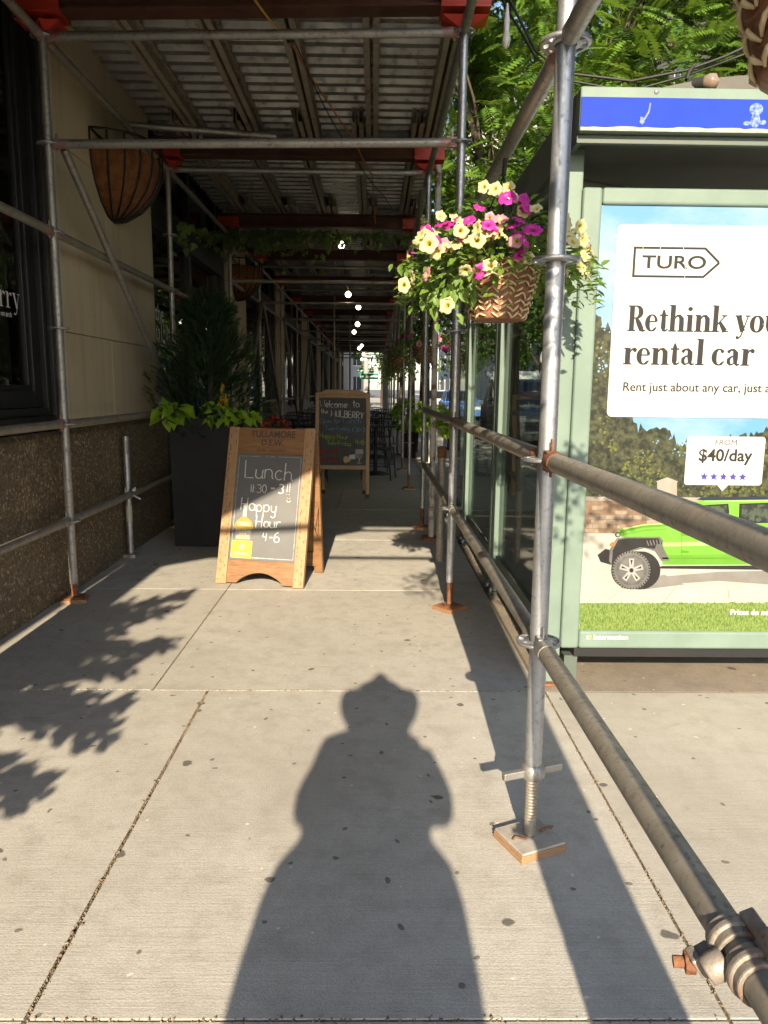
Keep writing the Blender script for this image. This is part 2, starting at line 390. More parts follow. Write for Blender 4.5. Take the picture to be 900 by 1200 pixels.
# leaf shapes (along +Y, width X, normal Z)
def fold(pts, drop=.25):
    """leaf from half-width profile [(y,w)], folded along the midrib, curling down"""
    v=[];f=[]
    for y,w in pts:
        z=-drop*y*y; v += [(-w,y,z+w*.35),(0,y,z),(w,y,z+w*.35)]
    for i in range(len(pts)-1):
        a=i*3; f += [(a,a+1,a+4,a+3),(a+1,a+2,a+5,a+4)]
    return v,f
OVATE=fold([(0,.03),(.25,.26),(.6,.27),(1,.02)])
HEART=fold([(-.12,.16),(.02,.40),(.3,.42),(.65,.24),(1,.01)],.35)
def frond(n=9, w=.34, lw=.055):
    v=[];f=[]
    def q(p,d,l):
        p=V(p); d=V(d).normalized(); s=V((-d.y,d.x,0))*lw
        a=len(v); v.extend([tuple(p),tuple(p+d*l*.5+s),tuple(p+d*l),tuple(p+d*l*.5-s)]); f.append((a,a+1,a+2,a+3))
    for i in range(n):
        y=.12+.88*i/n; z=-.22*y*y; l=w*(1-.55*abs(y-.4))
        q((0,y,z),(1,.45,-.25),l); q((0,y,z),(-1,.45,-.25),l)
    q((0,.97,-.21),(0,1,-.3),w*.7)
    a=len(v); v.extend([(-.008,0,0),(.008,0,0),(.006,1,-.22),(-.006,1,-.22)]); f.append((a,a+1,a+2,a+3))
    return v,f
FROND=frond()
IVY=([(0,0,0),(.30,.05,.05),(.5,.32,-.05),(.26,.38,.06),(.24,.62,0),(.0,1,-.12),(-.24,.62,0),(-.26,.38,.06),(-.5,.32,-.05),(-.30,.05,.05),(0,.4,-.02)],
     [(0,1,10),(1,2,3,10),(10,3,4,5),(10,5,6,7),(10,7,8,9),(10,9,0)])
def spray(n=7):
    v=[];f=[]
    for i in range(n):
        y=i/n
        for s in (-1,1):
            for zz in (.5,-.4):
                a=len(v); d=V((s*.75,.75,zz*.6)).normalized(); p=V((0,y,0)); sd=V((.0,.0,.035)) if abs(zz)<.3 else d.cross(V((0,1,0))).normalized()*.035
                v.extend([tuple(p-sd),tuple(p+sd),tuple(p+d*.34)]); f.append((a,a+1,a+2))
    a=len(v); v.extend([(-.03,.9,0),(.03,.9,0),(0,1.3,0)]); f.append((a,a+1,a+2))
    return v,f
SPRAY=spray()
# ------------------------------------------------------------------ lettering
def arc(cx,cy,rx,ry,a0,a1,n=9): return [(cx+rx*math.cos(R(a0+(a1-a0)*i/n)),cy+ry*math.sin(R(a0+(a1-a0)*i/n))) for i in range(n+1)]
def O_(cx=.22,cy=.25,rx=.22,ry=.25): return arc(cx,cy,rx,ry,80,440,14)
CH={
'L':(.62,[[(0,1),(0,0),(.5,.02)]]),'u':(.56,[[(0,.5)]+arc(.2,.2,.2,.2,180,360)+[(.4,.5)],[(.4,.5),(.4,.1),(.47,0)]]),
'n':(.58,[[(0,.5),(0,0)],[(0,.3)]+arc(.2,.3,.2,.2,180,0)+[(.4,.08),(.48,0)]]),'c':(.52,[arc(.22,.25,.22,.25,50,310)]),
'h':(.58,[[(0,1),(0,0)],[(0,.28)]+arc(.2,.3,.2,.2,180,0)+[(.4,.1),(.5,0)]]),'1':(.2,[[(0,.8),(0,0)]]),
':':(.22,[[(0,.5),(0,.46)],[(0,.14),(0,.1)]]),'3':(.58,[arc(.2,.6,.22,.2,140,-80)+arc(.2,.2,.25,.22,80,-140)]),
'0':(.56,[O_(.22,.4,.22,.4)]),'-':(.42,[[(.02,.34),(.3,.34)]]),'!':(.22,[[(0,.9),(0,.22)],[(0,.05),(0,.0)]]),
'H':(.70,[[(0,1),(0,0)],[(.5,1),(.5,0)],[(0,.48),(.5,.52)]]),'a':(.58,[O_(),[(.43,.48),(.43,.1),(.5,0)]]),
'p':(.56,[[(0,.5),(0,-.42)],[(0,.3)]+arc(.2,.25,.22,.25,150,-150)]),'y':(.56,[[(0,.5),(.03,.25)]+arc(.2,.2,.18,.18,180,330)+[(.4,.5)],[(.42,.5),(.36,-.1)]+arc(.18,-.2,.18,.2,20,-150)]),
'o':(.55,[O_()]),'r':(.42,[[(0,.5),(0,0)],[(0,.28)]+arc(.2,.3,.2,.2,180,50)]),'4':(.62,[[(.08,.85),(0,.4),(.45,.4)],[(.42,.85),(.36,0)]]),
'6':(.6,[[(.38,.88)]+arc(.25,.3,.25,.5,110,180)+arc(.24,.24,.24,.24,180,500)]),
'W':(.85,[[(0,1),(.18,0),(.36,.7),(.54,0),(.72,1)]]),'e':(.5,[[(.02,.26),(.42,.28)]+arc(.22,.25,.21,.25,10,310)]),
'l':(.2,[[(0,1),(0,.05),(.06,0)]]),'m':(.78,[[(0,.5),(0,0)],[(0,.3)]+arc(.15,.32,.15,.18,180,0)+[(.3,0)],[(.3,.3)]+arc(.45,.32,.15,.18,180,0)+[(.6,0),(.66,0)]]),
't':(.44,[[(.15,.95),(.15,.1),(.22,0),(.32,.03)],[(0,.6),(.32,.6)]]),'M':(.85,[[(0,0),(.06,1),(.34,.3),(.62,1),(.68,0)]]),
'U':(.66,[[(0,1)]+arc(.24,.26,.24,.26,180,360)+[(.48,1)]]),'B':(.62,[[(0,0),(0,1)]+arc(.15,.76,.28,.24,90,-90)+arc(.17,.26,.32,.26,90,-90)+[(0,0)]]),
'E':(.56,[[(.42,1),(0,1),(0,0),(.44,0)],[(0,.52),(.34,.52)]]),'R':(.64,[[(0,0),(0,1)]+arc(.15,.74,.3,.26,90,-90)+[(.02,.48),(.48,0)]]),
'Y':(.6,[[(0,1),(.24,.5),(.48,1)],[(.24,.5),(.2,0)]]),'O':(.75,[O_(.32,.5,.32,.5)]),'f':(.4,[[(.36,.9)]+arc(.24,.8,.12,.16,60,180)+[(.12,-.05)],[(0,.5),(.3,.5)]]),
'T':(.6,[[(0,1),(.52,1)],[(.26,1),(.26,0)]]),'s':(.45,[arc(.18,.38,.16,.12,50,270,7)+arc(.18,.13,.17,.13,90,-150,7)]),
'F':(.55,[[(.44,1),(0,1),(0,0)],[(0,.52),(.34,.52)]]),'i':(.2,[[(0,.5),(0,0)],[(0,.72),(0,.68)]]),'d':(.58,[O_(),[(.43,1),(.43,.1),(.5,0)]]),
'S':(.6,[arc(.25,.76,.23,.22,40,270,9)+arc(.25,.27,.25,.27,90,-150,9)]),' ':(.42,[]),'w':(.7,[[(0,.5),(.14,0),(.28,.4),(.42,0),(.56,.5)]]),
}
def chalk(mb, text, f, u, w, size, r=.004, m=0, slope=0, n=.002, jit=.03):
    x=u
    for ch in text:
        adv,st=CH[ch]; k=1+random.uniform(-.06,.06); dy=random.uniform(-jit,jit)*size; ls=random.uniform(-.05,.05)
        for s in st:
            pts=[f(x+(px+ls*py)*size*k, w+dy+py*size*k+slope*(x+px*size-u), n) for px,py in s]
            mb.tube(pts,r*random.uniform(.85,1.15),5,m,True,True)
        x+=adv*size*k
    return x
def text(mb, body, f, u, w, size, m=0, n=.001, align='LEFT', bold=0, sx=1, extr=.0004):
    cu=bpy.data.curves.new('t','FONT'); cu.body=body; cu.size=size; cu.offset=bold; cu.extrude=extr; cu.align_x=align; cu.resolution_u=4
    o=bpy.data.objects.new('t',cu); me=bpy.data.meshes.new_from_object(o)
    vs=[f(u+v.co.x*sx,w+v.co.y,n+v.co.z) for v in me.vertices]
    mb.add(vs,[tuple(p.vertices) for p in me.polygons],m)
    bpy.data.objects.remove(o); bpy.data.curves.remove(cu); bpy.data.meshes.remove(me)
# bold high-contrast serif: strokes (x, y, width)
TK,TN=.205,.05
def ss(*p): return list(p)
def oval(cx,cy,rx,ry,a0=0,a1=360,tk=TK,n=20):
    o=[]
    for i in range(n+1):
        a=R(a0+(a1-a0)*i/n); c=abs(math.cos(a)); o.append((cx+rx*math.cos(a),cy+ry*math.sin(a),TN+(tk-TN)*c**1.6))
    return o
def serif(x,y,w=.19): return [(x-w,y,TN),(x+w,y,TN)]
XH=.66
SG={
'R':(.86,[[(.21,0,TK),(.21,1,TK)],serif(.21,.022),serif(.15,.978,.13),[(.2,.978,TN),(.38,.978,TN)]+oval(.38,.745,.24,.233,90,-90)+[(.22,.512,TN)],[(.42,.5,.12),(.55,.3,TK),(.68,.07,TK),(.76,.022,.09),(.86,.03,TN)]]),
'e':(.62,[[(.13,.38,TN),(.50,.38,TN)]+oval(.30,.33,.21,.31,15,110,.13)+oval(.30,.33,.21,.31,110,300)+[(.52,.16,TN)]]),
't':(.46,[[(.21,.86,.05),(.22,.7,TK*.8),(.22,.15,TK)]+[(.25,.05,.13),(.33,.025,.07),(.44,.1,TN)],[(.03,XH-.03,.06),(.42,XH-.03,.06)]]),
'h':(.80,[[(.19,0,TK),(.19,1.04,TK)],serif(.19,.022),[(.02,1.02,TN),(.2,1.02,TN)],[(.26,.48,TN),(.38,.62,.07),(.50,.62,.12),(.60,.50,TK),(.61,.3,TK),(.61,0,TK)],serif(.61,.022,.18)]),
'i':(.42,[[(.20,0,TK),(.20,XH,TK)],serif(.2,.022),[(.03,XH-.02,TN),(.2,XH-.02,TN)],[(.19,.80,.0),(.19,.83,.15),(.19,.87,.2),(.19,.91,.2),(.19,.95,.15),(.19,.98,.0)]]),
'n':(.80,[[(.19,0,TK),(.19,XH,TK)],serif(.19,.022),[(.02,XH-.02,TN),(.2,XH-.02,TN)],[(.26,.48,TN),(.38,.62,.07),(.50,.62,.12),(.60,.50,TK),(.61,.3,TK),(.61,0,TK)],serif(.61,.022,.18)]),
'k':(.80,[[(.19,0,TK),(.19,1.04,TK)],serif(.19,.022),[(.02,1.02,TN),(.2,1.02,TN)],[(.26,.27,TN),(.62,XH-.03,TN)],serif(.60,XH-.02,.13),[(.38,.40,.12),(.66,.03,TK)],serif(.66,.022,.15)]),
'y':(.72,[[(.16,XH,TK),(.40,.03,TK)],serif(.16,XH-.02,.16),serif(.60,XH-.02,.12),[(.61,XH-.02,TN),(.41,.05,TN),(.32,-.16,.06),(.22,-.23,.07),(.14,-.2,.14),(.10,-.17,.02)]]),
'o':(.68,[oval(.33,.33,.23,.31)]),
'u':(.80,[[(.19,XH,TK),(.19,.25,TK),(.22,.1,.15),(.32,.03,.09),(.44,.07,.06),(.54,.2,TN)],[(.60,XH,TK),(.60,0,TK)],[(.03,XH-.02,TN),(.2,XH-.02,TN)],[(.45,XH-.02,TN),(.6,XH-.02,TN)],[(.6,.022,TN),(.76,.022,TN)]]),
'r':(.60,[[(.19,0,TK),(.19,XH,TK)],serif(.19,.022),[(.02,XH-.02,TN),(.2,XH-.02,TN)],[(.26,.45,TN),(.36,.6,.06),(.46,.6,.15),(.52,.55,.16),(.54,.50,.02)]]),
'a':(.68,[[(.10,.50,.12),(.14,.56,.12),(.22,.62,.07),(.34,.62,.1),(.43,.5,TK),(.44,.3,TK),(.45,.1,.15),(.52,.02,.08),(.64,.05,TN)],[(.4,.38,TN),(.24,.34,.07),(.14,.24,.14),(.14,.12,.15),(.22,.03,.08),(.33,.05,TN),(.42,.15,TN)]]),
'l':(.42,[[(.20,0,TK),(.20,1.04,TK)],serif(.2,.022),[(.03,1.02,TN),(.2,1.02,TN)]]),
'c':(.60,[[(.50,.50,.02),(.47,.54,.14),(.42,.58,.1)]+oval(.32,.33,.22,.31,75,300)+[(.54,.16,TN)]]),
'm':(1.2,[[(.19,0,TK),(.19,XH,TK)],serif(.19,.022),[(.02,XH-.02,TN),(.2,XH-.02,TN)],[(.26,.48,TN),(.38,.62,.07),(.50,.62,.12),(.60,.50,TK),(.60,0,TK)],serif(.60,.022,.15),[(.67,.48,TN),(.79,.62,.07),(.91,.62,.12),(1.01,.50,TK),(1.01,0,TK)],serif(1.01,.022,.15)]),
'b':(.74,[[(.19,0,TK),(.19,1.04,TK)],[(.02,1.02,TN),(.2,1.02,TN)],[(.24,.1,TN)]+oval(.40,.33,.22,.31,-120,120)+[(.24,.55,TN)]]),
' ':(.30,[]),
}
def serif_text(mb, body, f, u, w, size, m=0, n=.001, weight=1.0, sx=1.0):
    x=u
    for ch in body:
        adv,st=SG[ch]
        for s in st:
            L=[];Rr=[]
            for i,(px,py,wd) in enumerate(s):
                a=s[max(i-1,0)]; b=s[min(i+1,len(s)-1)]
                dx,dy=b[0]-a[0],b[1]-a[1]; l=math.hypot(dx,dy) or 1
                hw=max(wd*weight,TN*.6 if wd>0 else 0)/2; nx,ny=-dy/l*hw,dx/l*hw
                L.append((x+(px+nx)*size*sx,w+(py+ny)*size)); Rr.append((x+(px-nx)*size*sx,w+(py-ny)*size))
            for i in range(len(s)-1):
                mb.add([f(*q,n) for q in (Rr[i],Rr[i+1],L[i+1],L[i])],[(0,1,2,3)],m)
                n+=2e-6
        x+=adv*size*sx
    return x

# ------------------------------------------------------------------ the setting: ground, pavement, road
def S(mb,name,mat,**k): return tag(mb.build(name,mat,**k),kind='structure')
S(MB().box(-1500,1500,-400,2500,-.6,-.20),'ground',MT['ground'])
S(MB().box(3.05,11.0,-60,260,-.3,-.14),'road',MT['asphalt'])
S(MB().box(-2.6,2.9,-14,130,-.19,-.0035),'pavement_bed',MT['dirt'])
b=MB()
ys=[-13.5+1.72*i for i in range(8)]; ys=[-13.83,-12.1,-10.4,-8.7,-7.0,-5.3,-3.6,-1.9,-.32,1.372,3.10,4.76,6.42,8.1,9.8]+[9.8+1.7*i for i in range(1,64)]
g=.006
for y0,y1 in zip(ys[:-1],ys[1:]):
    xl,xr=(-.715,.757) if y1<3.2 else (-.955,.735)
    if y1>7: xl,xr=-.60-.2*((int(y1)%3)-1),.745
    a=g*.85 if y1<3.2 else g*.5
    b.box(-2.05,xl-a,y0+g*.45,y1-g*.45,-.12,0,0)
    b.box(xl+a,xr-g*.6,y0+g*.45,y1-g*.45,-.12,random.uniform(-.0015,.0015),0)
    pad = 3.0<y0+.1<7.9
    if not pad: b.box(xr+g*.6,2.89,y0+g*.45,y1-g*.45,-.12,0,0)
S(b,'pavement',[MT['walk']],bevel=.0015)
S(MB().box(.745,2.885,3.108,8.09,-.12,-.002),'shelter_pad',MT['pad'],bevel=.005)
b=MB()
for i in range(60): b.box(2.90,3.05,-20+2.5*i,-20+2.5*i+2.492,-.30,.002)
S(b,'kerb',MT['kerb'],bevel=.012)
b=MB()
for i in range(40): b.box(6.95,7.07,-20+6*i,-17+6*i,-.15,-.136)
S(b,'lane_marking',MT['paint'])
S(MB().box(11.0,14.6,-60,260,-.3,0),'far_pavement',MT['walk'],bevel=.02)
# crumbs in the joints and small litter: nobody could count it
T=[]
def crumb(x,y,sc): T.append(((x,y,-.003+random.random()*.004),rv(),rv(),sc))
for i in range(900):
    y=random.uniform(1.37,3.08); crumb(-.715+random.gauss(0,.0038),y,random.uniform(.0015,.0055)*(1 if random.random()<.93 else 2))
for i in range(380): crumb(.757+random.gauss(0,.004),random.uniform(1.37,3.1),random.uniform(.002,.006))
for i in range(300): crumb(-.955+random.gauss(0,.004),random.uniform(3.1,6.4),random.uniform(.003,.006))
for yy in (1.372,3.10):
    for i in range(260): crumb(random.uniform(-1.9,.75),yy+random.gauss(0,.004),random.uniform(.003,.007))
for i in range(500): crumb(.775+abs(random.gauss(0,.035)),random.uniform(3.15,7.6),random.uniform(.004,.011))
for i in range(170): crumb(random.uniform(-1.9,2.2),random.uniform(1.2,6.5),random.uniform(.002,.005))
cv=[(-.5,-.4,0),(.5,-.5,.1),(.6,.4,0),(-.4,.5,.1),(0,0,.5),(0,0,-.4)]; cf=[(0,1,4),(1,2,4),(2,3,4),(3,0,4),(1,0,5),(2,1,5),(3,2,5),(0,3,5)]
tag(scatter('joint_grit',cv,cf,T,MT['crumb']),kind='stuff',label='tan grit and crumbs lying in the pavement joints',cat='grit')

# ------------------------------------------------------------------ restaurant building on the left
WX=-1.955
bd=thing('restaurant_building','limestone restaurant with granite base and black framed windows beside the walkway','building',(-2,0,0))
piers=[(0.02,.62),(4.86,6.86),(10.25,11.7),(15.3,16.6),(20.6,22.2),(26,27.6),(31.5,33),(37,38.6),(42.5,44.5),(48,50)]
for i,(y0,y1) in enumerate(piers):
    b=MB(); b.box(-2.6,WX-.012,y0+.008,y1-.008,0.9,3.9,1)
    zs=[1.03,1.64,2.20,2.78,3.36,3.92]
    for k,(z0,z1) in enumerate(zip(zs[:-1],zs[1:])):
        cut=(y0+y1)/2-.15 if k%2==0 else None
        segs=[(y0,cut-.002),(cut+.002,y1)] if cut and i<5 else [(y0,y1)]
        for a,c in segs: b.box(-2.58,WX,a,c,z0+.002,z1-.002,0)
    b.build('pier',[MT['lime'],MT['limedark']],bd,bevel=.006)
for y0,y1 in [(0,1.2),(1.206,4.1),(4.106,7.02),(10.0,11.9),(15.0,16.8),(20.4,22.4),(25.8,27.8),(31.3,33.2),(36.8,38.8),(42.3,44.7),(47.8,50.2)]:
    b=MB(); b.prism([(-2.5,0),(-1.925,0),(-1.93,1.0),(-1.955,1.026),(-2.5,1.03)],lambda u,w,n:V((u,n,w)),y0,y1)
    b.build('granite_base',MT['granite'],bd,bevel=.004)
def window(y0,y1,z0,z1,transom=None,mull=()):
    fr=MB()
    def ring(x0,x1,a0,a1,c0,c1,w):   # outer rect a(y), c(z)
        fr.box(x0,x1,a0,a0+w,c0,c1); fr.box(x0,x1,a1-w,a1,c0,c1)
        fr.box(x0,x1,a0+w,a1-w,c0,c0+w); fr.box(x0,x1,a0+w,a1-w,c1-w,c1)
    ring(-2.12,-1.985,y0+.035,y1-.035,z0,z1,.085)
    ring(-2.14,-2.012,y0+.12,y1-.12,z0+.085,z1-.085,.05)
    ring(-2.16,-2.045,y0+.17,y1-.17,z0+.135,z1-.135,.10)
    ring(-2.16,-2.062,y0+.27,y1-.27,z0+.235,z1-.235,.035)
    if transom: fr.box(-2.15,-1.99,y0+.121,y1-.121,transom,transom+.26)
    for ym in mull: fr.box(-2.15,-2.03,ym-.05,ym+.05,z0+.236,z1-.236)
    f=fr.build('window',MT['black'],bd,bevel=.004)
    MB().box(-2.09,-2.082,y0+.3,y1-.3,z0+.26,z1-.26).build('pane',MT['winglass'],f)
    return f
wins=[]
for (a0,a1),(b0,b1) in zip(piers[:-1],piers[1:]):
    z0=1.035 if b0<5 else .62
    wins.append(window(a1,b0,z0,3.88,2.72 if b0>5 else None,((a1+b0)/2,) if b0>5 else ()))
    MB().box(WX-.1,WX+.003,b0-.034,b0-.002,z0,3.88).build('jamb',MT['litedge'],bd)
    MB().box(-2.4,-2.0,a1+.001,b0-.035,0,z0-.002).build('spandrel',MT['black'],bd) if b0>5 else None
MB().box(-6.0,-3.6,.4,50,-.0,3.9).build('interior_wall',MT['room'],bd)
MB().box(-3.6,-2.2,.4,50,-.02,.02).build('interior_floor',MT['room'],bd)
MB().box(-6,WX-.02,.03,50.5,3.925,16).build('upper_wall',MT['lime'],bd)
MB().box(-6,-2.61,.05,.35,0,3.9).build('side_wall',MT['lime'],bd)
MB().box(-6,-2.05,50.2,50.5,0,3.9).build('end_wall',MT['lime'],bd)
for i in range(12):
    for z in (5.5,9.2,12.6):
        f=MB().box(-2.0,WX-.012,1+4*i,3+4*i,z,z+2.1).build('upper_window',MT['farglass'],bd)
# window lettering
fW=lambda u,w,n: V((-2.078+n, u, w))
b=MB(); wd=.74
serif_text(b,'mulberry',fW,4.54-.754,1.735,.135,0,.001,.62,.98)
text(b,'on arch',fW,4.43,1.685,.042,0,.001,'RIGHT')
b.build('lettering',MT['letter'],wins[0])
b=MB(); fW2=lambda u,w,n: V((-2.078+n,u,w))
text(b,'the',fW2,7.3,1.93,.22,0,.001); serif_text(b,'mulberry',fW2,7.05,1.72,.20,0,.001,.5)
b.build('lettering',MT['letter'],wins[1])
# wall mounted manger baskets
def manger(y,lab,z0=2.50,z1=3.03,r=.36):
    t=thing('wall_manger_basket',lab,'wall basket',(-1.95,y,z0),0,'wall basket planters')
    prof=[(.02,z0+.012),(.10,z0+.03),(.20,z0+.10),(.285,z0+.20),(.335,z0+.31),(.35,z0+.40),(.345,z0+.44)]
    b=MB(); b.lathe([(p[0]*1.0,p[1]) for p in prof],(-1.95,y,0),28,0,True,a0=-math.pi/2,a1=math.pi/2,sx=1.0,sy=1.15)
    b.lathe([(p[0]*.93,p[1]+.01) for p in prof][::-1],(-1.95,y,0),28,0,True,a0=-math.pi/2,a1=math.pi/2,sx=1.0,sy=1.15)
    # ragged lip
    b.build('coco_liner',MT['coco'],t)
    w=MB()
    for k in range(11):
        a=-math.pi/2+math.pi*k/10
        pts=[V((-1.95+p[0]*1.035*math.cos(a),y+p[0]*1.035*1.15*math.sin(a),p[1]-.004)) for p in prof]
        pts.append(V((-1.95+.36*math.cos(a),y+.36*1.15*math.sin(a),z1))); w.tube(pts,.007,6)
    w.tube([V((-1.95+.365*math.cos(-math.pi/2+math.pi*k/24),y+.365*1.15*math.sin(-math.pi/2+math.pi*k/24),z1)) for k in range(25)],.008,6)
    w.tube([(-1.945,y-.42,z1),(-1.945,y+.42,z1)],.008,6)
    w.build('wire_cage',MT['wire'],t)
    return t
manger(5.86,'coco lined half round wire basket high on the near limestone pier')
manger(10.9,'coco lined half round basket on the second pier, beyond the conifer')

# ------------------------------------------------------------------ scaffold shed
XL,XR=-1.83,.46
FR=[.20,1.985,4.34,6.97,9.80,12.2,15.0,18.0,21.0,24.0,27.0,30.0,33.0,36.0,39.0,42.0]
def leftY(i): return 4.47 if i==2 else FR[i]
sh=thing('scaffold_shed','galvanised tube sidewalk shed with corrugated steel roof over the walkway','scaffold',(-.7,0,0))
RZ=[.615,1.12,1.63,2.14,2.63,3.18]
def rosette(x,y,z,p,m='galv'):
    b=MB(); b.lathe([(.027,-.005),(.034,-.005),(.034,.005),(.027,.005)],(x,y,z),20)
    # disc with eight slots: inner hub, outer rim, eight bridges
    b.lathe([(.030,-.0045),(.040,-.0045),(.040,.0045),(.030,.0045)],(x,y,z),24)
    b.lathe([(.053,-.0045),(.0615,-.0045),(.0615,.0045),(.053,.0045),(.053,-.0045)],(x,y,z),28)
    for k in range(8):
        a=k*math.pi/4+.2; d=V((math.cos(a),math.sin(a),0)); s=V((-d.y,d.x,0))
        b.obox(V((x,y,z))+d*.0465,d*.009,s*.0075,V((0,0,.0044)))
    return b.build('rosette',MT[m],p)
def post(x,y,z0,z1,full=True,mat='galv',pad='rustwood',rot=.5,jz=.30,plate=True,roz=RZ,wing=True):
    b=MB(); b.tube([(x,y,z0+jz),(x,y,z1)],.02415,18)
    if not full:
        for z in roz: b.lathe([(.024,-.005),(.06,-.005),(.06,.005),(.024,.005)],(x,y,z),12)
    p=b.build('post',MT[mat],sh)
    j=MB()
    zz=z0+.035; j.tube([(x,y,zz),(x,y,z0+jz+.05)],.0175,12)
    if full:
        k=zz+.05
        while k<z0+jz: j.lathe([(.0175,-.004),(.0205,0),(.0175,.004)],(x,y,k),12); k+=.0095
    j.build('screw_jack',MT['galvold' if pad=='ply' else 'rust'],p)
    if full and wing:
        w=MB(); w.lathe([(.019,-.02),(.034,-.02),(.036,.0),(.030,.018),(.024,.022)],(x,y,z0+jz-.008),16)
        for s in (-1,1):
            d=V((math.cos(.35),math.sin(.35),0))*s; sd=V((-d.y,d.x,0))
            w.obox(V((x,y,z0+jz-.012))+d*.062,d*.034,sd*.009,V((0,0,.011)))
        w.build('wing_nut',MT['galv2'],p,bevel=.003)
    d=V((math.cos(rot),math.sin(rot),0)); s=V((-d.y,d.x,0))
    pl=MB(); pl.obox((x,y,z0+.026),d*(.0735 if pad=='ply' else .058),s*(.070 if pad=='ply' else .058),V((0,0,.004))); pl.build('base_plate',MT['padgrey' if pad=='ply' else 'rust'],p,bevel=.002)
    pw=MB()
    for q in range(3): pw.obox((x,y,z0+.0035+.0075*q),d*(.076+.001*(q%2)),s*.072,V((0,0,.0036)))
    pw.build('timber_pad',MT['ply' if pad=='ply' else 'rustwood'],p,bevel=.0015)
    if full:
        for z in roz: rosette(x,y,z,p)
    return p
for i,y in enumerate(FR):
    full=i<5
    if i>0:
        p=post(XR,y,0,3.2,full and i>0,'galv' if i<4 else 'galv2','ply' if i==1 else 'rust',rot={1:.42,2:.7}.get(i,.2),jz=.24 if i==1 else (.17 if i==2 else .2),wing=i<2)
        if i==1: # bent nails in the plywood pad
            nn=MB(); nn.tube([(XR-.055,y-.03,.034),(XR-.045,y-.02,.037),(XR-.015,y-.03,.035)],.003,6); nn.tube([(XR+.03,y+.01,.036),(XR+.06,y+.03,.036),(XR+.075,y+.035,.034)],.003,6); nn.build('bent_nail',MT['rust'],p)
    post(XL,leftY(i),0,3.2,full,'galv2' if i else 'galv2','rust',rot=.25,jz=.11,wing=False,roz=[.50,1.08,1.63,2.16,2.63,3.18])
def ledger(p0,p1,mat='galv2',ends=None,brk=True,r=.02415,nm='ledger',head=True):
    p0=V(p0);p1=V(p1);d=(p1-p0).normalized()
    b=MB(); b.tube([p0+d*.045,p1-d*.045],r,16)
    o=b.build(nm,MT[mat],sh)
    if ends:
        for q,sg in ((p0,1),(p1,-1)):
            e=MB()
            e.tube([q+d*sg*.03,q+d*sg*.06,q+d*sg*.11],[.020,.0275,.0262],12)
            e.obox(q+d*sg*.045,d*.022,d.cross(V((0,0,1))).normalized()*.016,V((0,0,.027)))
            e.obox(q+d*sg*.050+V((0,0,.008)),d*.008,d.cross(V((0,0,1))).normalized()*.003,V((0,0,.05)))
            e.build('wedge_head',MT[ends],o,bevel=.003)
    return o
# transverse tubes of each frame
for i,y in enumerate(FR):
    yl=leftY(i); near=i<6
    ledger((XL,yl,3.18),(XR,y,3.18),'galv2' if i<4 else 'galvold','redworn' if near else None)
    if i in (0,1,2,4,5,6,7,8,9,10,12): ledger((XL,yl,2.63),(XR,y,2.63),'galv2' if i<4 else 'galvold','redworn' if i<7 else None)
# tubes along the street
for i in range(len(FR)-1):
    y0,y1=FR[i],FR[i+1]; near=i<4
    a,c=leftY(i),leftY(i+1)
    ledger((XR,y0,3.18),(XR,y1,3.18),'galv2',None)
    ledger((XL,a,3.18),(XL,c,3.18),'galvold' ,'redworn' if near else None)
    if i<4: ledger((XL,a,2.16),(XL,c,2.16),'galvold','redworn')
    if i<3: ledger((XR,y0,2.14),(XR,y1,2.14),'galv2','redworn' if i else None)
    if i<3:
        ledger((XR,y0,1.12),(XR,y1,1.12),'galvold','rust' if i<2 else 'redworn')
        ledger((XR,y0,.615),(XR,y1,.615),'galvold' if i else 'galvold','galv2')
    if i<4 or i in (5,6,8): ledger((XL,a,1.08),(XL,c,1.08),'galvold','redworn' if near else None)
    if i<4: ledger((XL,a,.50),(XL,c,.50),'galvold','galv2')
    if i in (2,5,6,8,10): ledger((XL+.05,a+.05,2.66),(XL+.05,c-.15,1.12 if i==2 else .35),'galv2',None,nm='brace')
    if i in (4,7,9): ledger((XL+.05,c-.05,2.66),(XL+.05,a+.15,.35),'galvold',None,nm='brace')
    if i in (3,5,6,8): ledger((XR-.05,y0+.05,3.1),(XR-.05,y1-.05,1.9),'galvold',None,nm='brace')
    if 3<i<9: ledger((XR,y0,2.14),(XR,y1,2.14),'galvold',None)
    if 3<i<12: ledger((XL,a,2.63),(XL,c,2.63),'galvold',None)
# white chipped tube by the third frame, short stub tube, tie tube, second uprights in the walkway
for (x,y,z1) in ((-.92,17.2,3.34),(-.72,22.0,3.34),(-1.25,26,3.34)): post(x,y,0,z1,False,'galvold',roz=[])
ledger(at(122,144,6.3),at(330,160,6.6),'galv2',None,nm='tie_tube')
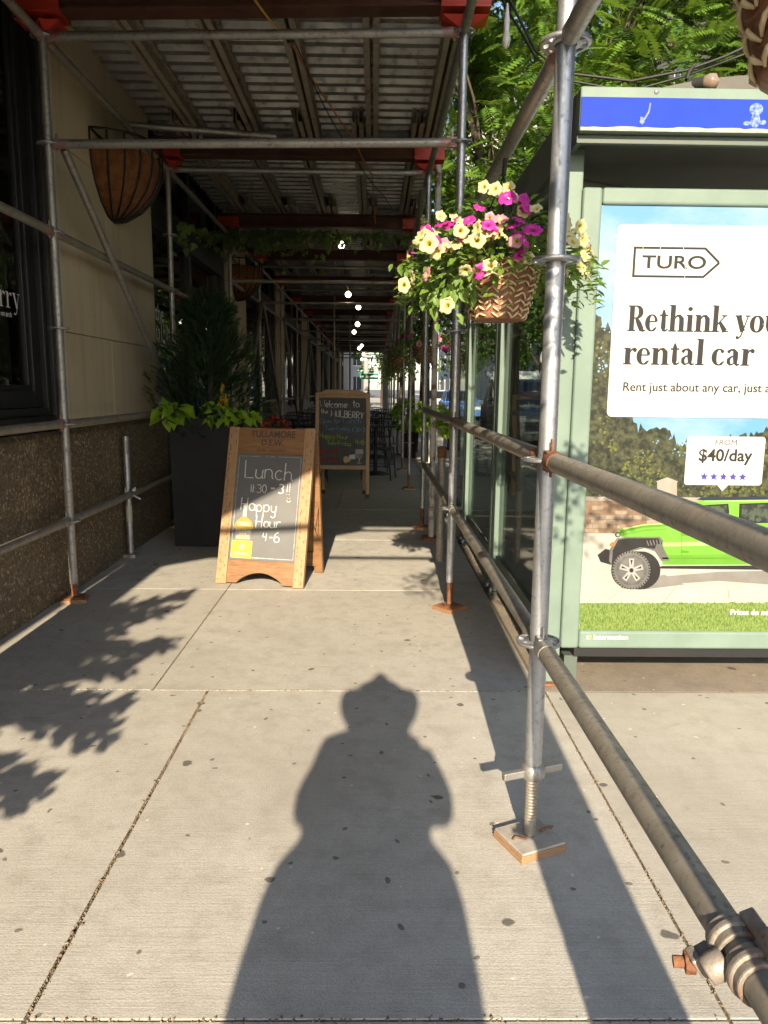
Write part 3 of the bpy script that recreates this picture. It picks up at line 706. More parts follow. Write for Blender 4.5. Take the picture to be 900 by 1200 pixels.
# red U-heads, beams, joists, deck
for i,y in enumerate(FR):
    for x,yy in ((XL,leftY(i)),(XR,y)):
        b=MB(); b.tube([(x,yy,3.19),(x,yy,3.27)],.021,10)
        b.box(x-.13,x+.13,yy-.085,yy+.085,3.27,3.284); b.box(x-.13,x+.13,yy-.085,yy-.073,3.285,3.385); b.box(x-.13,x+.13,yy+.073,yy+.085,3.285,3.385)
        if i<5:
            for s in (-1,1):
                b.add([(x+s*.015,yy-.07,3.239),(x+s*.015,yy+.07,3.239),(x+s*.12,yy+.07,3.239),(x+s*.12,yy-.07,3.239),(x+s*.02,yy-.02,3.19),(x+s*.02,yy+.02,3.19)],[(0,1,2,3),(0,4,5,1),(1,5,2),(2,5,4,3),(3,4,0)])
        b.build('beam_head',MT['red'],sh)
    b=MB(); x0,x1=XL-.15,XR+.12
    def bx(z0,z1,hw):
        ya=lambda x:leftY(i)+(y-leftY(i))*(x-XL)/(XR-XL)
        b.add([(x0,ya(x0)-hw,z0),(x1,ya(x1)-hw,z0),(x1,ya(x1)+hw,z0),(x0,ya(x0)+hw,z0),(x0,ya(x0)-hw,z1),(x1,ya(x1)-hw,z1),(x1,ya(x1)+hw,z1),(x0,ya(x0)+hw,z1)],[(3,2,1,0),(4,5,6,7),(0,1,5,4),(1,2,6,5),(2,3,7,6),(3,0,4,7)])
    bx(3.286,3.299,.062); bx(3.299,3.423,.008); bx(3.423,3.436,.062)
    b.build('cross_beam',MT['beam'],sh)
for i in range(len(FR)-1):
    st=.0 if i%2 else .22
    nj=5
    for k in range(nj):
        x=-1.66+.50*k+st*.55
        y0=FR[i]-(.10 if i==0 else .42); y1=FR[i+1]+.42
        b=MB()
        for s in (-1,1):
            b.box(x+s*.012,x+s*.05,y0,y1,3.438,3.45); b.box(x+s*.012,x+s*.05,y0,y1,3.548,3.56); b.box(x+s*.010,x+s*.016,y0,y1,3.451,3.547)
        o=b.build('joist',MT['alu'],sh)
        if i in (1,2):
            c=MB(); yy=FR[i+1]-.075
            for s in (-1,1): c.box(x+s*.03-.014,x+s*.03+.014,yy-.02,yy+.02,3.405,3.436); c.lathe([(.0,-.0),(.009,0),(.009,.02),(0,.02)],(x+s*.03,yy-.01,3.388),8)
            c.build('beam_clip',MT['galv'],o)
b=MB(); P=.168; y=-.22; xs=(-2.02,.60)
prof=[]
y=.02
while y<42.4: prof += [(y,3.564),(y+.062,3.564),(y+.084,3.605),(y+.146,3.605)]; y+=P
vs=[];n=len(prof)
for x in xs: vs += [(x,py,pz) for py,pz in prof]
b.add(vs,[(i,i+1,n+i+1,n+i) for i in range(n-1)])
b.build('roof_deck',MT['deck'],sh)
MB().box(-2.02,.60,0.04,42.4,3.62,3.645).build('roof_boards',MT['timber'],sh)
for x in (-2.02,.60): MB().box(x-.02,x+.02,0.02,42.4,3.647,4.5).build('parapet',MT['timber'],sh)
MB().box(-2.0,.58,.02,.06,3.647,4.5).build('parapet',MT['timber'],sh)
# front portal: boxed-in posts and an unseen panel added for its slanting shade, behind the photographer
for x0,x1 in ((-1.84,-1.67),(.435,.645)): MB().box(x0,x1,-.02+.12,.12+.16,0,3.23).build('post_casing',MT['timber'],sh,bevel=.004)
MB().prism([(-1.9,2.42),(-1.9,3.235),(.0,3.235),(-.05,3.41)][:3] if False else [(-1.95,2.40),(-.25,3.235),(-.25,3.63),(-1.95,3.63)],lambda u,w,n:V((u,n,w)),-.0+.05,.075).build('shade_panel',MT['ply'],sh)
# small things clamped to the shed
t=thing('stub_tube','short galvanised tube stub standing by the granite base with a white tie','tube',(-1.88,5.70,0))
MB().tube([(-1.88,5.70,.03),(-1.88,5.70,.93)],.02415,16).build('tube',MT['galv'],t)
MB().obox((-1.88,5.70,.012),(.05,0,0),(0,.05,0),(0,0,.012)).build('foot',MT['galvold'],t)
b=MB()
for zz in (.50,.515): b.tube([V((-1.85+.035*math.cos(a),5.66+.05*math.sin(a),zz+.03*math.cos(a*2))) for a in [k*.6 for k in range(11)]],.006,6)
b.tube([(-1.83,5.62,.5),(-1.79,5.58,.49),(-1.75,5.58,.47)],.006,6); b.build('cable_tie',MT['white2'],t)
MB().lathe([(.0247,.28),(.0247,.40)],(-1.88,5.70,0),16).build('sticker',MT['cream'],t)
MB().box(-1.866,-1.853,5.66,5.674,.80,.90).build('strap',MT['galv2'],t)
# right: swivel coupler and a vertical tube near the camera
t=thing('swivel_coupler','rusty swivel coupler with long bolt on the low near rail','coupler',(.46,.80,.60))
b=MB()
for s in (0,1):
    y=.838-.052*s
    b.lathe([(.0248,-.019),(.0305,-.019),(.0305,.019),(.0248,.019)],(.46,y,.615),40,axis=(0,1,0),sm=False)
    b.lathe([(.0304,-.007),(.0345,-.005),(.0345,.005),(.0304,.007)],(.46,y,.615),40,axis=(0,1,0),sm=False)
    d=V((-.82,0,-.57)) if s==0 else V((.45,0,.89)); u=V((d.z,0,-d.x)); c=V((.46,y,.615))+d*.040
    b.obox(c,d*.011,V((0,.017,0)),u*.012); b.obox(c+d*.012+u*.004,d*.006,V((0,.013,0)),u*.016)
b.obox((.476,.812,.651),(.009,0,.004),(0,.034,0),(-.003,0,.007)); b.lathe([(0,-.016),(.017,-.014),(.019,0),(.017,.014),(0,.016)],(.425,.812,.605),12,axis=(-.8,0,-.55))
b.build('clamp',MT['castrust'],t,bevel=.0025)
b=MB(); b.tube([(.44,.836,.588),(.387,.846,.583)],.0075,12); b.lathe([(.0,0),(.0145,0),(.0145,.013),(0,.013)],(.413,.841,.5855),6,axis=(-1,.2,-.1),sm=False)
b.build('bolt',MT['rust'],t,bevel=.001)
t=thing('clamped_upright','short vertical tube clamped below the near rail','tube',(.485,.70,0))
MB().tube([(.51,.715,.02),(.51,.715,.60)],.02415,16).build('tube',MT['galv2'],t)
MB().obox((.51,.715,.01),(.06,0,0),(0,.06,0),(0,0,.01)).build('foot',MT['rust'],t)
t=thing('chipped_upright','white chipped and rusty tube standing beyond the second right post','tube',(.50,6.45,0))
MB().tube([(.505,6.45,.03),(.505,6.45,3.1)],.026,14).build('tube',mk('chipped white tube',(.46,.44,.40),(.17,.09,.05),12,.7,lo=.5,hi=.62,bmp=.2,bs=30),t)
MB().obox((.505,6.45,.015),(.07,0,0),(0,.07,0),(0,0,.015)).build('foot',MT['rust'],t)
t=thing('bollard_tube','rusty capped steel post between the shed and the shelter glass','post',(.51,5.62,0))
MB().tube([(.51,5.62,0),(.51,5.62,.86)],.03,14).build('tube',MT['galvold'],t); MB().lathe([(0,.885),(.034,.878),(.036,.80),(.03,.8)],(.51,5.62,0),14).build('cap',MT['rust'],t)
# ------------------------------------------------------------------ bus shelter
SX0,SX1,SY0,SY1=.775,2.45,3.06,7.75
bs=thing('bus_shelter','pale green bus shelter with glass side and a car rental poster facing the camera','bus shelter',(1.6,5.4,0))
def bxp(name,mat,x0,x1,y0,y1,z0,z1,bev=.006,par=None): return MB().box(x0,x1,y0,y1,z0,z1).build(name,mat,par or bs,bevel=bev)
G=MT['green']
for x,y in ((.775,3.19),(.775,4.72),(.775,4.86),(.775,6.30),(.775,6.44),(.775,7.66),(2.38,3.19),(2.38,7.66)):
    o=bxp('post',G,x,x+.062,y,y+.07,.0,2.265)
    bxp('foot_plate',MT['rust'] if y<3.5 else MT['greenshade'],x-.03,x+.10,y-.035,y+.105,.001,.012,.002,o)
    for q in (-.012,.075):
        MB().lathe([(0,.030),(.011,.028),(.013,.012),(.013,.0)],(x+q,y-.018,.012),10).build('anchor_bolt',MT['galv'],o)
for y0,y1 in ((3.262,4.718),(4.932,6.298),(6.512,7.658)):
    bxp('bottom_rail',MT['greenshade'],.79,.825,y0,y1,.20,.25,.003)
    bxp('top_rail',G,.79,.825,y0,y1,2.20,2.28,.003)
    bxp('glass_pane',MT['shglass'],.804,.812,y0+.004,y1-.004,.252,2.198,0)
for y in (4.72+.2,): bxp('bottom_rail',G,.79,.825,4.792,4.858,.20,.25,.002)
# back half glass and roof
bxp('roof_soffit',MT['greenshade'],.80,2.52,3.08,7.74,2.365,2.38,0)
for y in (3.9,4.9,5.9,6.9):
    b=MB(); b.tube([V((.85+1.6*k/12,y,2.345-.09*math.sin(math.pi*k/12))) for k in range(13)],.018,8); b.build('roof_rib',MT['plwhite'],bs)
b=MB(); pts=[(.9+1.5*k/14, 2.44+.17*math.sin(math.pi*min(1,max(0,k/14)))**.7) for k in range(15)]
b.prism([(p[0],p[1]) for p in pts]+[(2.4,2.39),(.9,2.39)],lambda u,w,n:V((u,n,w)),3.35,7.4); b.build('roof_dome',MT['rooft'],bs)
f0=bxp('fascia',G,.766,2.52,3.02,3.075,2.272,2.432,.006)
bxp('fascia_lip',MT['greenshade'],.766,2.52,3.05,3.075,2.240,2.270,.002)
b=MB(); b.box(.768,2.518,3.014,3.0185,2.289,2.392); b.build('blue_band',MT['blue'],f0)
b=MB(); rc=random.Random(4); n=70
top=[(.768+1.748*k/n,2.2885+rc.uniform(-.003,.002)) for k in range(n+1)]; b.prism([(.768,2.2735),(2.516,2.2735)]+top[::-1],lambda u,w,q:V((u,q,w)),3.012,3.019); b.build('chipped_edge',MT['pale'],f0)
b=MB(); fs=lambda u,w,n:V((u,3.0135-n,w)); p_=[at(u,v,3.01) for u,v in ((762,120),(760,130),(755,138),(751,142),(753,143),(757,139),(761.5,131),(763.5,121))]; b.sheet([(q.x,q.z) for q in p_],fs,.0006); p_=[at(u,v,3.01) for u,v in ((751,136),(754,137),(756,142),(753,146),(750,143))]; b.sheet([(q.x,q.z) for q in p_],fs,.0007); b.build('torn_patch',mk('torn patch',(.10,.14,.50),(.20,.24,.55),120,.8),f0)
for xx in (1.05,1.75,2.4):
    b=MB(); b.lathe([(0,.006),(.008,.004),(.01,0)],(xx,3.02,2.415),10,axis=(0,-1,0)); b.build('rivet',MT['galv'],f0)
for nm,x0,x1 in (('fascia',.766,.79),('fascia',2.52,2.55)): bxp(nm,MT['greenshade'] if x0<1 else G,x0,x1,3.077,7.76,2.240,2.432,.004)
bxp('fascia',G,.785,2.52,7.72,7.76,2.240,2.432,.004)
# small cartoonless round sticker figure: plain astronaut-like outline
b=MB(); fs=lambda u,w,n:V((u,3.0135-n,w))
c0=at(886,137,3.01)
for (dx,dz,rx,rz) in ((0,.028,.026,.022),(0,-.012,.018,.026),(-.03,-.022,.016,.008),(.028,-.018,.014,.009)):
    b.sheet([(c0.x+dx+rx*math.cos(k*math.pi/8),c0.z+dz+rz*math.sin(k*math.pi/8)) for k in range(16)],fs,.0005+.0002*(dx+dz),0)
b.build('sticker',MT['glassp'] if False else mk('sticker print',(.20,.28,.62),(.04,.07,.45),70,.6,spec=.1),f0)
# advertising panel
ax0,ax1,az0,az1=.832,2.20,.175,2.112
b=MB(); px0,px1,pz0,pz1=.912,2.12,.257,2.045; ya,yb=3.165,3.30
b.box(ax0,px0,ya,yb,az0,az1); b.box(px1,ax1,ya,yb,az0,az1); b.box(px0,px1,ya,yb,az0,pz0); b.box(px0,px1,ya,yb,pz1,az1)
b.box(px0,px1,3.24,3.295,pz0,pz1)
fr=b.build('poster_frame',G,bs,bevel=.012,seg=3)
bxp('frame_gap_shade',MT['black'],.90,2.15,3.19,3.28,.13,.174,0)  # black bar standing in for the shadow gap below the poster frame
for x in (.86,2.1): bxp('frame_leg',MT['greenshade'],x,x+.06,3.2,3.26,0,.13,.002)
bxp('panel_back',MT['black'],.86,2.19,3.301,3.306,.19,2.10,0)
PY=3.178
fp=lambda u,w,n: V((u,PY-n,w))
def pp(u,v): q=at(u,v,PY); return (q.x,q.z)
def cj(x,y): return pp(640+x/3.4615,500+y/3.4615)
pm=[]
def pmat(nm,*a,**k):
    a=tuple(tuple(q*.47 for q in c) if isinstance(c,tuple) else c for c in a); m=mk(nm,*a,**k); m.node_tree.nodes['Principled BSDF'].inputs['Specular IOR Level'].default_value=.22; pm.append(m); return len(pm)-1
m_sky=pmat('print sky',(.16,.42,.80),(.50,.66,.84),1.6,.5,stretch=(1,1,2.2),lo=.42,hi=.72)
m_tree=pmat('print trees',(.022,.030,.018),(.105,.115,.06),42,.5,lo=.40,hi=.62)
m_leaf=pmat('print leaves',(.20,.22,.055),(.09,.12,.03),55,.5)
m_stone=pmat('print stone',(.38,.29,.21),(.50,.42,.33),35,.5)
m_stoneb=pmat('print stone brown',(.27,.17,.11),(.36,.25,.17),35,.5)
m_cap=pmat('print coping',(.52,.48,.42),(.44,.40,.35),20,.5)
m_road=pmat('print road',(.55,.52,.48),(.62,.60,.56),8,.5)
m_walk=pmat('print pavement',(.64,.60,.52),(.70,.66,.58),8,.5)
m_grass=pmat('print grass',(.10,.20,.035),(.33,.44,.12),120,.5,stretch=(1.6,1,.6),lo=.38,hi=.62)
m_jeep=pmat('print lime car',(.21,.54,.06),(.24,.60,.08),6,.4)
m_jeepd=pmat('print car shade',(.12,.36,.02),(.15,.42,.03),6,.4)
m_blk=pmat('print black',(.022,.022,.024),(.035,.035,.036),20,.5)
m_grey=pmat('print grey',(.16,.16,.155),(.24,.235,.23),20,.5)
m_silver=pmat('print silver',(.50,.50,.49)); m_grey2=pmat('print wheel grey',(.12,.12,.12),(.2,.2,.195),20,.5); m_navy=pmat('print navy',(.025,.04,.09))
m_card=pmat('print white card',(.86,.87,.86),(.83,.84,.83),1.2,.4)
m_ink=pmat('print ink',(.035,.034,.036)); m_inkg=pmat('print grey ink',(.10,.10,.105)); m_vio=pmat('print violet',(.085,.07,.44)); m_or=pmat('print orange',(.7,.22,.04))
m_shade=pmat('print shadow',(.26,.25,.24),(.33,.32,.31),8,.5)
P=MB()
P.sheet([(px0,pz0),(px1,pz0),(px1,pz1),(px0,pz1)],fp,0,m_sky)
def blobline(xs,base,amp,seed,step=.012):
    r=random.Random(seed); o=[];x=xs[0]
    while x<xs[1]:
        t=(x-xs[0])/(xs[1]-xs[0]); h=np.interp(t,[a for a,_ in base],[c for _,c in base]); o.append((x,h+r.uniform(-amp,amp))); x+=step*r.uniform(.5,1.3)
    return o
zr=pp(700,640)[1]
top=blobline((px0,px1),[(0,1.63),(.05,1.55),(.10,1.42),(.16,1.15),(.22,1.14),(.28,1.13),(.35,1.06),(.42,1.03),(.48,1.10),(.6,1.14),(.75,1.2),(1,1.1)],.025,3)
P.sheet([(px0,zr)]+top+[(px1,zr)],fp,.0003,m_tree)
r=random.Random(5)
for k in range(1500):
    u=r.uniform(px0+.012,px1-.02); w=r.uniform(.80,1.52 if u<1.0 else 1.10)
    clump=math.sin(u*17+1)*math.sin(w*21)+.5*math.sin(u*43+2)*math.sin(w*37)+r.uniform(-.35,.35)
    if clump<.25 and u<1.42: continue
    s=r.uniform(.003,.0095)
    P.sheet([(min(max(u+s*r.uniform(.35,1.3)*math.cos(a),px0+.001),px1-.001),w+s*r.uniform(.35,1.3)*math.sin(a)) for a in [j*.9 for j in range(7)]],fp,.0005+k*2e-7,m_leaf)
for k in range(34):
    u=r.uniform(1.12,1.40) if k%2 else r.uniform(px0+.01,.975); w=r.uniform(1.03,1.14) if k%2 else r.uniform(1.38,1.58); s=r.uniform(.003,.008)
    P.sheet([(u+s*r.uniform(.3,1.2)*math.cos(a),w+s*r.uniform(.3,1.2)*math.sin(a)) for a in [j*1.05 for j in range(6)]],fp,.00085+k*1e-6,m_sky)
# wall of coursed stone, coping, gate pier
w0,w1=cj(165,432)[1],cj(165,300)[1]
P.sheet([(px0,w0),(px1,w0),(px1,w1),(px0,w1)],fp,.0010,m_stoneb)
for c in range(7):
    z=w0+(w1-w0)*c/7; x=px0+r.uniform(0,.03)
    while x<px1-.06:
        L=r.uniform(.025,.07)
        if r.random()<.6: P.sheet([(x,z+.002),(x+L-.003,z+.002),(x+L-.003,z+(w1-w0)/7-.001),(x,z+(w1-w0)/7-.001)],fp,.0011,m_stone)
        x+=L
P.sheet([(px0,w1),(px1,w1),(px1,w1+.018),(px0,w1+.018)],fp,.0012,m_cap)
q=[cj(*p) for p in ((450,290),(450,225),(445,222),(490,205),(535,222),(530,226),(530,290))]; P.sheet(q,fp,.0013,m_cap)
z1=cj(165,490)[1]; P.sheet([(px0,z1),(px1,z1),(px1,w0),(px0,w0)],fp,.0012,m_walk)
z2=cj(165,640)[1]; P.sheet([(px0,z2),(px1,z2),(px1,z1),(px0,z1)],fp,.0012,m_road)
z3=cj(165,715)[1]; P.sheet([(px0,z3),(px1,z3),(px1,z2),(px0,z2)],fp,.0012,m_walk)
for a in ((250,700,330,650),(480,705,530,640),(740,700,735,655),(990,700,960,655)):
    u0=cj(a[0],a[1]);u1=cj(a[2],a[3]); P.sheet([u0,(u0[0]+.003,u0[1]),(u1[0]+.003,u1[1]),u1],fp,.0013,m_shade)
gt=blobline((px0,px1),[(0,z3),(1,z3+.012)],.004,9,.006)
P.sheet([(px0,pz0)]+[(px1,pz0)]+gt[::-1],fp,.0014,m_grass)
# lime car
def J(pts,n,m): P.sheet([cj(*p) for p in pts],fp,n,m)
def circ(cx,cy,rad,n,m,k=28): J([(cx+rad*math.cos(2*math.pi*i/k),cy+rad*math.sin(2*math.pi*i/k)) for i in range(k)],n,m)
J([(400,645),(440,610),(700,588),(1300,575),(1300,640),(900,640),(700,625)],.0016,m_shade)
J([(300,655),(330,625),(480,600),(560,640),(400,660)],.0017,m_shade)
J([(470,565),(440,575),(1280,585),(1280,560)],.0018,m_blk)
J([(470,560),(468,470),(300,445),(278,428),(300,415),(390,398),(490,394),(540,402),(598,305),(640,296),(1240,290),(1260,320),(1262,560)],.0019,m_jeep)
J([(300,418),(390,398),(490,394),(492,404),(390,410),(296,432)],.0020,m_jeepd)
m_hi=pmat('print lime highlight',(.46,.80,.22),(.52,.84,.30),12,.4); m_lo=pmat('print lime lower',(.16,.42,.045),(.19,.47,.06),9,.4); m_refl=pmat('print glass reflection',(.10,.13,.10),(.035,.045,.04),30,.4,lo=.45,hi=.55); m_inn=pmat('print wheel arch',(.010,.010,.010),(.02,.02,.02),30)
J([(310,412),(395,396),(488,392),(488,395),(395,400),(315,417)],.00201,m_hi)
J([(474,470),(1262,452),(1262,470),(476,486)],.00195,m_hi); J([(474,520),(1262,512),(1262,558),(474,558)],.00196,m_lo)
J([(545,408),(600,398),(735,396),(735,401),(600,404),(547,414)],.00197,m_hi); J([(640,300),(1240,292),(1240,297),(640,306)],.00215,m_hi)
J([(300,445),(330,428),(400,416),(490,412),(490,418),(400,424),(340,436)],.00202,m_lo)
J([(610,296),(625,288),(640,286),(1240,280),(1245,292),(640,299)],.0021,m_navy)
for w in ([(600,395),(640,318),(738,312),(742,345),(735,395)],[(783,312),(905,308),(912,390),(780,393)],[(960,307),(1090,303),(1092,385),(962,388)],[(1130,303),(1220,300),(1225,380),(1132,384)]): J(w,.0022,m_blk); J([(a+(sum(q[0] for q in w)/len(w)-a)*.16,c+(sum(q[1] for q in w)/len(w)-c)*.16) for a,c in w],.00221,m_refl)
for xx in (548,765,935,1110): J([(xx,430),(xx+2.5,430),(xx+2.5,540),(xx,540)],.0022,m_jeepd)
for yy in (430,500): J([(545,yy),(578,yy+3),(578,yy+13),(545,yy+12)],.0023,m_jeepd)
J([(470,530),(470,536),(1262,536),(1262,530)],.0023,m_jeepd)
J([(208,520),(240,495),(262,500),(275,530),(262,560),(220,548)],.0022,m_blk)
J([(255,545),(258,495),(285,452),(330,446),(462,446),(474,462),(470,480),(500,542),(468,545),(440,505),(400,492),(330,510),(300,545),(275,578)],.0023,m_grey)
J([(265,560),(270,500),(292,458),(330,452),(455,452),(440,495),(380,488),(320,510),(290,550),(280,580)],.0024,m_blk)
J([(395,462),(462,455),(470,478),(400,470)],.00245,m_inn)
for k in range(5): J([(405+k*13,462-k*1.2),(410+k*13,461-k*1.2),(418+k*12,482-k*1.2),(413+k*12,483-k*1.2)],.00246,m_grey)
J([(640,392),(612,388),(606,372),(634,370)],.0023,m_blk)
circ(290,438,11,.0024,m_blk,16); circ(291,438,7,.0025,m_silver,14)
J([(255,478),(268,466),(280,470),(276,482),(258,484)],.0026,m_or)
def wheel(cx,cy):
    J([(cx+82*math.cos(2*math.pi*i/28)+ (36 if math.cos(2*math.pi*i/28)>0 else 0),cy+78*math.sin(2*math.pi*i/28)) for i in range(28)],.0026,m_blk)
    circ(cx,cy,78,.0027,m_grey)
    for k in range(40):
        a=k*2*math.pi/40; J([(cx+70*math.cos(a),cy+70*math.sin(a)),(cx+78*math.cos(a+.03),cy+78*math.sin(a+.03)),(cx+78*math.cos(a+.08),cy+78*math.sin(a+.08)),(cx+70*math.cos(a+.06),cy+70*math.sin(a+.06))],.00272,m_inn)
    circ(cx,cy,62,.0028,m_grey2); circ(cx,cy,52,.0029,m_grey)
    for k in range(5):
        a=k*2*math.pi/5-.3
        J([(cx+10*math.cos(a-.9),cy+10*math.sin(a-.9)),(cx+49*math.cos(a-.22),cy+49*math.sin(a-.22)),(cx+49*math.cos(a+.22),cy+49*math.sin(a+.22)),(cx+10*math.cos(a+.9),cy+10*math.sin(a+.9))],.0030+k*1e-5,m_silver)
    for k in range(5):
        a=k*2*math.pi/5-.3; J([(cx+20*math.cos(a),cy+20*math.sin(a)),(cx+42*math.cos(a-.11),cy+42*math.sin(a-.11)),(cx+42*math.cos(a+.11),cy+42*math.sin(a+.11))],.0031,m_blk)
    circ(cx,cy,9,.0032,m_blk,12)
wheel(345,582); wheel(1140,575)
def rrect(x0,x1,z0,z1,r,seg=6):
    o=[]
    for cx,cz,a in ((x1-r,z1-r,0),(x0+r,z1-r,90),(x0+r,z0+r,180),(x1-r,z0+r,270)): o+=arc(cx,cz,r,r,a,a+90,seg)
    return o
cl,cb=.981,1.196; ct=1.972
P.sheet(rrect(cl,2.06,cb,ct,.022),fp,.0034,m_card)
bl=pp(801,568); tr=pp(897,512); mid=(bl[0]+tr[0])/2
P.sheet(rrect(bl[0],tr[0],bl[1],tr[1],.014),fp,.0034,m_card)
P.sheet([(mid-.024,bl[1]+.001),(mid+.0,bl[1]-.026),(mid+.024,bl[1]+.001)],fp,.00345,m_card)
poster=P.build('poster',pm,bs)
L=MB()
t0,t1=1.887,1.769
# outlined arrow tag and its word
o0=[(1.052,1.765),(1.052,1.886),(1.348,1.886),(1.415,1.826),(1.348,1.765)]
def inset(p,d):
    c=(sum(x for x,_ in p)/len(p),sum(y for _,y in p)/len(p)); return [(x+(c[0]-x)*d/abs(c[0]-x) if abs(c[0]-x)>.03 else x, y+(c[1]-y)*d/abs(c[1]-y) if abs(c[1]-y)>.01 else y) for x,y in p]
i0=[(1.062,1.774),(1.062,1.877),(1.344,1.877),(1.4005,1.826),(1.344,1.774)]
for k in range(5): L.sheet([o0[k],o0[(k+1)%5],i0[(k+1)%5],i0[k]],fp,.004,m_ink)
text(L,'TURO',fp,1.088,1.802,.072,m_ink,.004,bold=.0012,sx=1.36)
L.build('logo_lettering',pm,bs); L=MB()
u=serif_text(L,'Rethink your',fp,1.044,pp(735,388)[1],.103,m_ink,.004,1.12,.86)
u=serif_text(L,'rental car',fp,1.036,pp(730,427)[1],.103,m_ink,.004,1.12,.93)
L.build('headline_lettering',pm,bs); L=MB()
text(L,'Rent just about any car, just about anywhere',fp,1.040,pp(731,458)[1],.052,m_ink,.004,sx=1.0,bold=.0005,extr=.0008)
L.build('subline_lettering',pm,bs); L=MB()
text(L,'FROM',fp,mid,tr[1]-.036,.033,m_inkg,.004,'CENTER',sx=1.1)
text(L,'$40/day',fp,mid,tr[1]-.104,.072,m_ink,.004,'CENTER',bold=.0016,sx=1.0)
for k in range(5):
    cx=mid+(k-2)*.0415; cz=bl[1]+.036
    L.sheet([(cx+(.0185 if j%2==0 else .0085)*math.sin(j*math.pi/5),cz+(.0185 if j%2==0 else .0085)*math.cos(j*math.pi/5)) for j in range(10)],fp,.004,m_vio)
L.build('price_lettering',pm,bs)
L=MB(); a=pp(855,719); text(L,'Prices do not include taxes',fp,a[0],a[1]-.004,.034,0,.004,bold=.0006)
fpf=lambda u,w,n:V((u,3.1645-n,w)); a=pp(694,748); text(L,'Intersection',fpf,a[0],a[1],.032,0,.0006,bold=.0004)
L.build('white_lettering',MT['white2'],bs)
L=MB(); a=pp(686,748); L.sheet([(a[0],a[1]),(a[0]+.008,a[1]),(a[0]+.008,a[1]+.018),(a[0],a[1]+.018)],fpf,.0006); L.build('logo_bar',mk('light blue print',(.2,.6,.8)),bs)
L=MB(); a=(a[0]+.0105,a[1]); L.sheet([(a[0],a[1]),(a[0]+.010,a[1]),(a[0]+.010,a[1]+.020),(a[0],a[1]+.020)],fpf,.0006); L.build('logo_bar',MT['yellow'],bs)
# scratches in the poster cover
sc=MB(); rr=random.Random(11)
def scr(pts,r=.0011): sc.tube([fp(*pp(*p),.0042) for p in pts],r,4,0,False)
for pts in ([(722,345),(735,338),(760,333),(790,335)],[(724,352),(745,342),(785,331)],[(755,276),(752,300),(760,320)],[(763,273),(776,275),(788,273)],[(776,275),(772,300)],[(785,283),(812,283),(840,279)],[(836,272),(842,300),(845,325)],[(800,285),(803,320),(797,345)],[(730,290),(728,310),(735,318)],[(738,280),(750,282),(748,272)],
    [(795,440),(812,428),(850,436)],[(805,466),(815,445),(826,430)],[(793,430),(797,447)],[(823,468),(838,448),(852,437)],[(806,430),(808,445)]): scr(pts)
sc.build('scratches',mk('scratch',(.5,.5,.49),(.66,.66,.65),90,.8),bs)

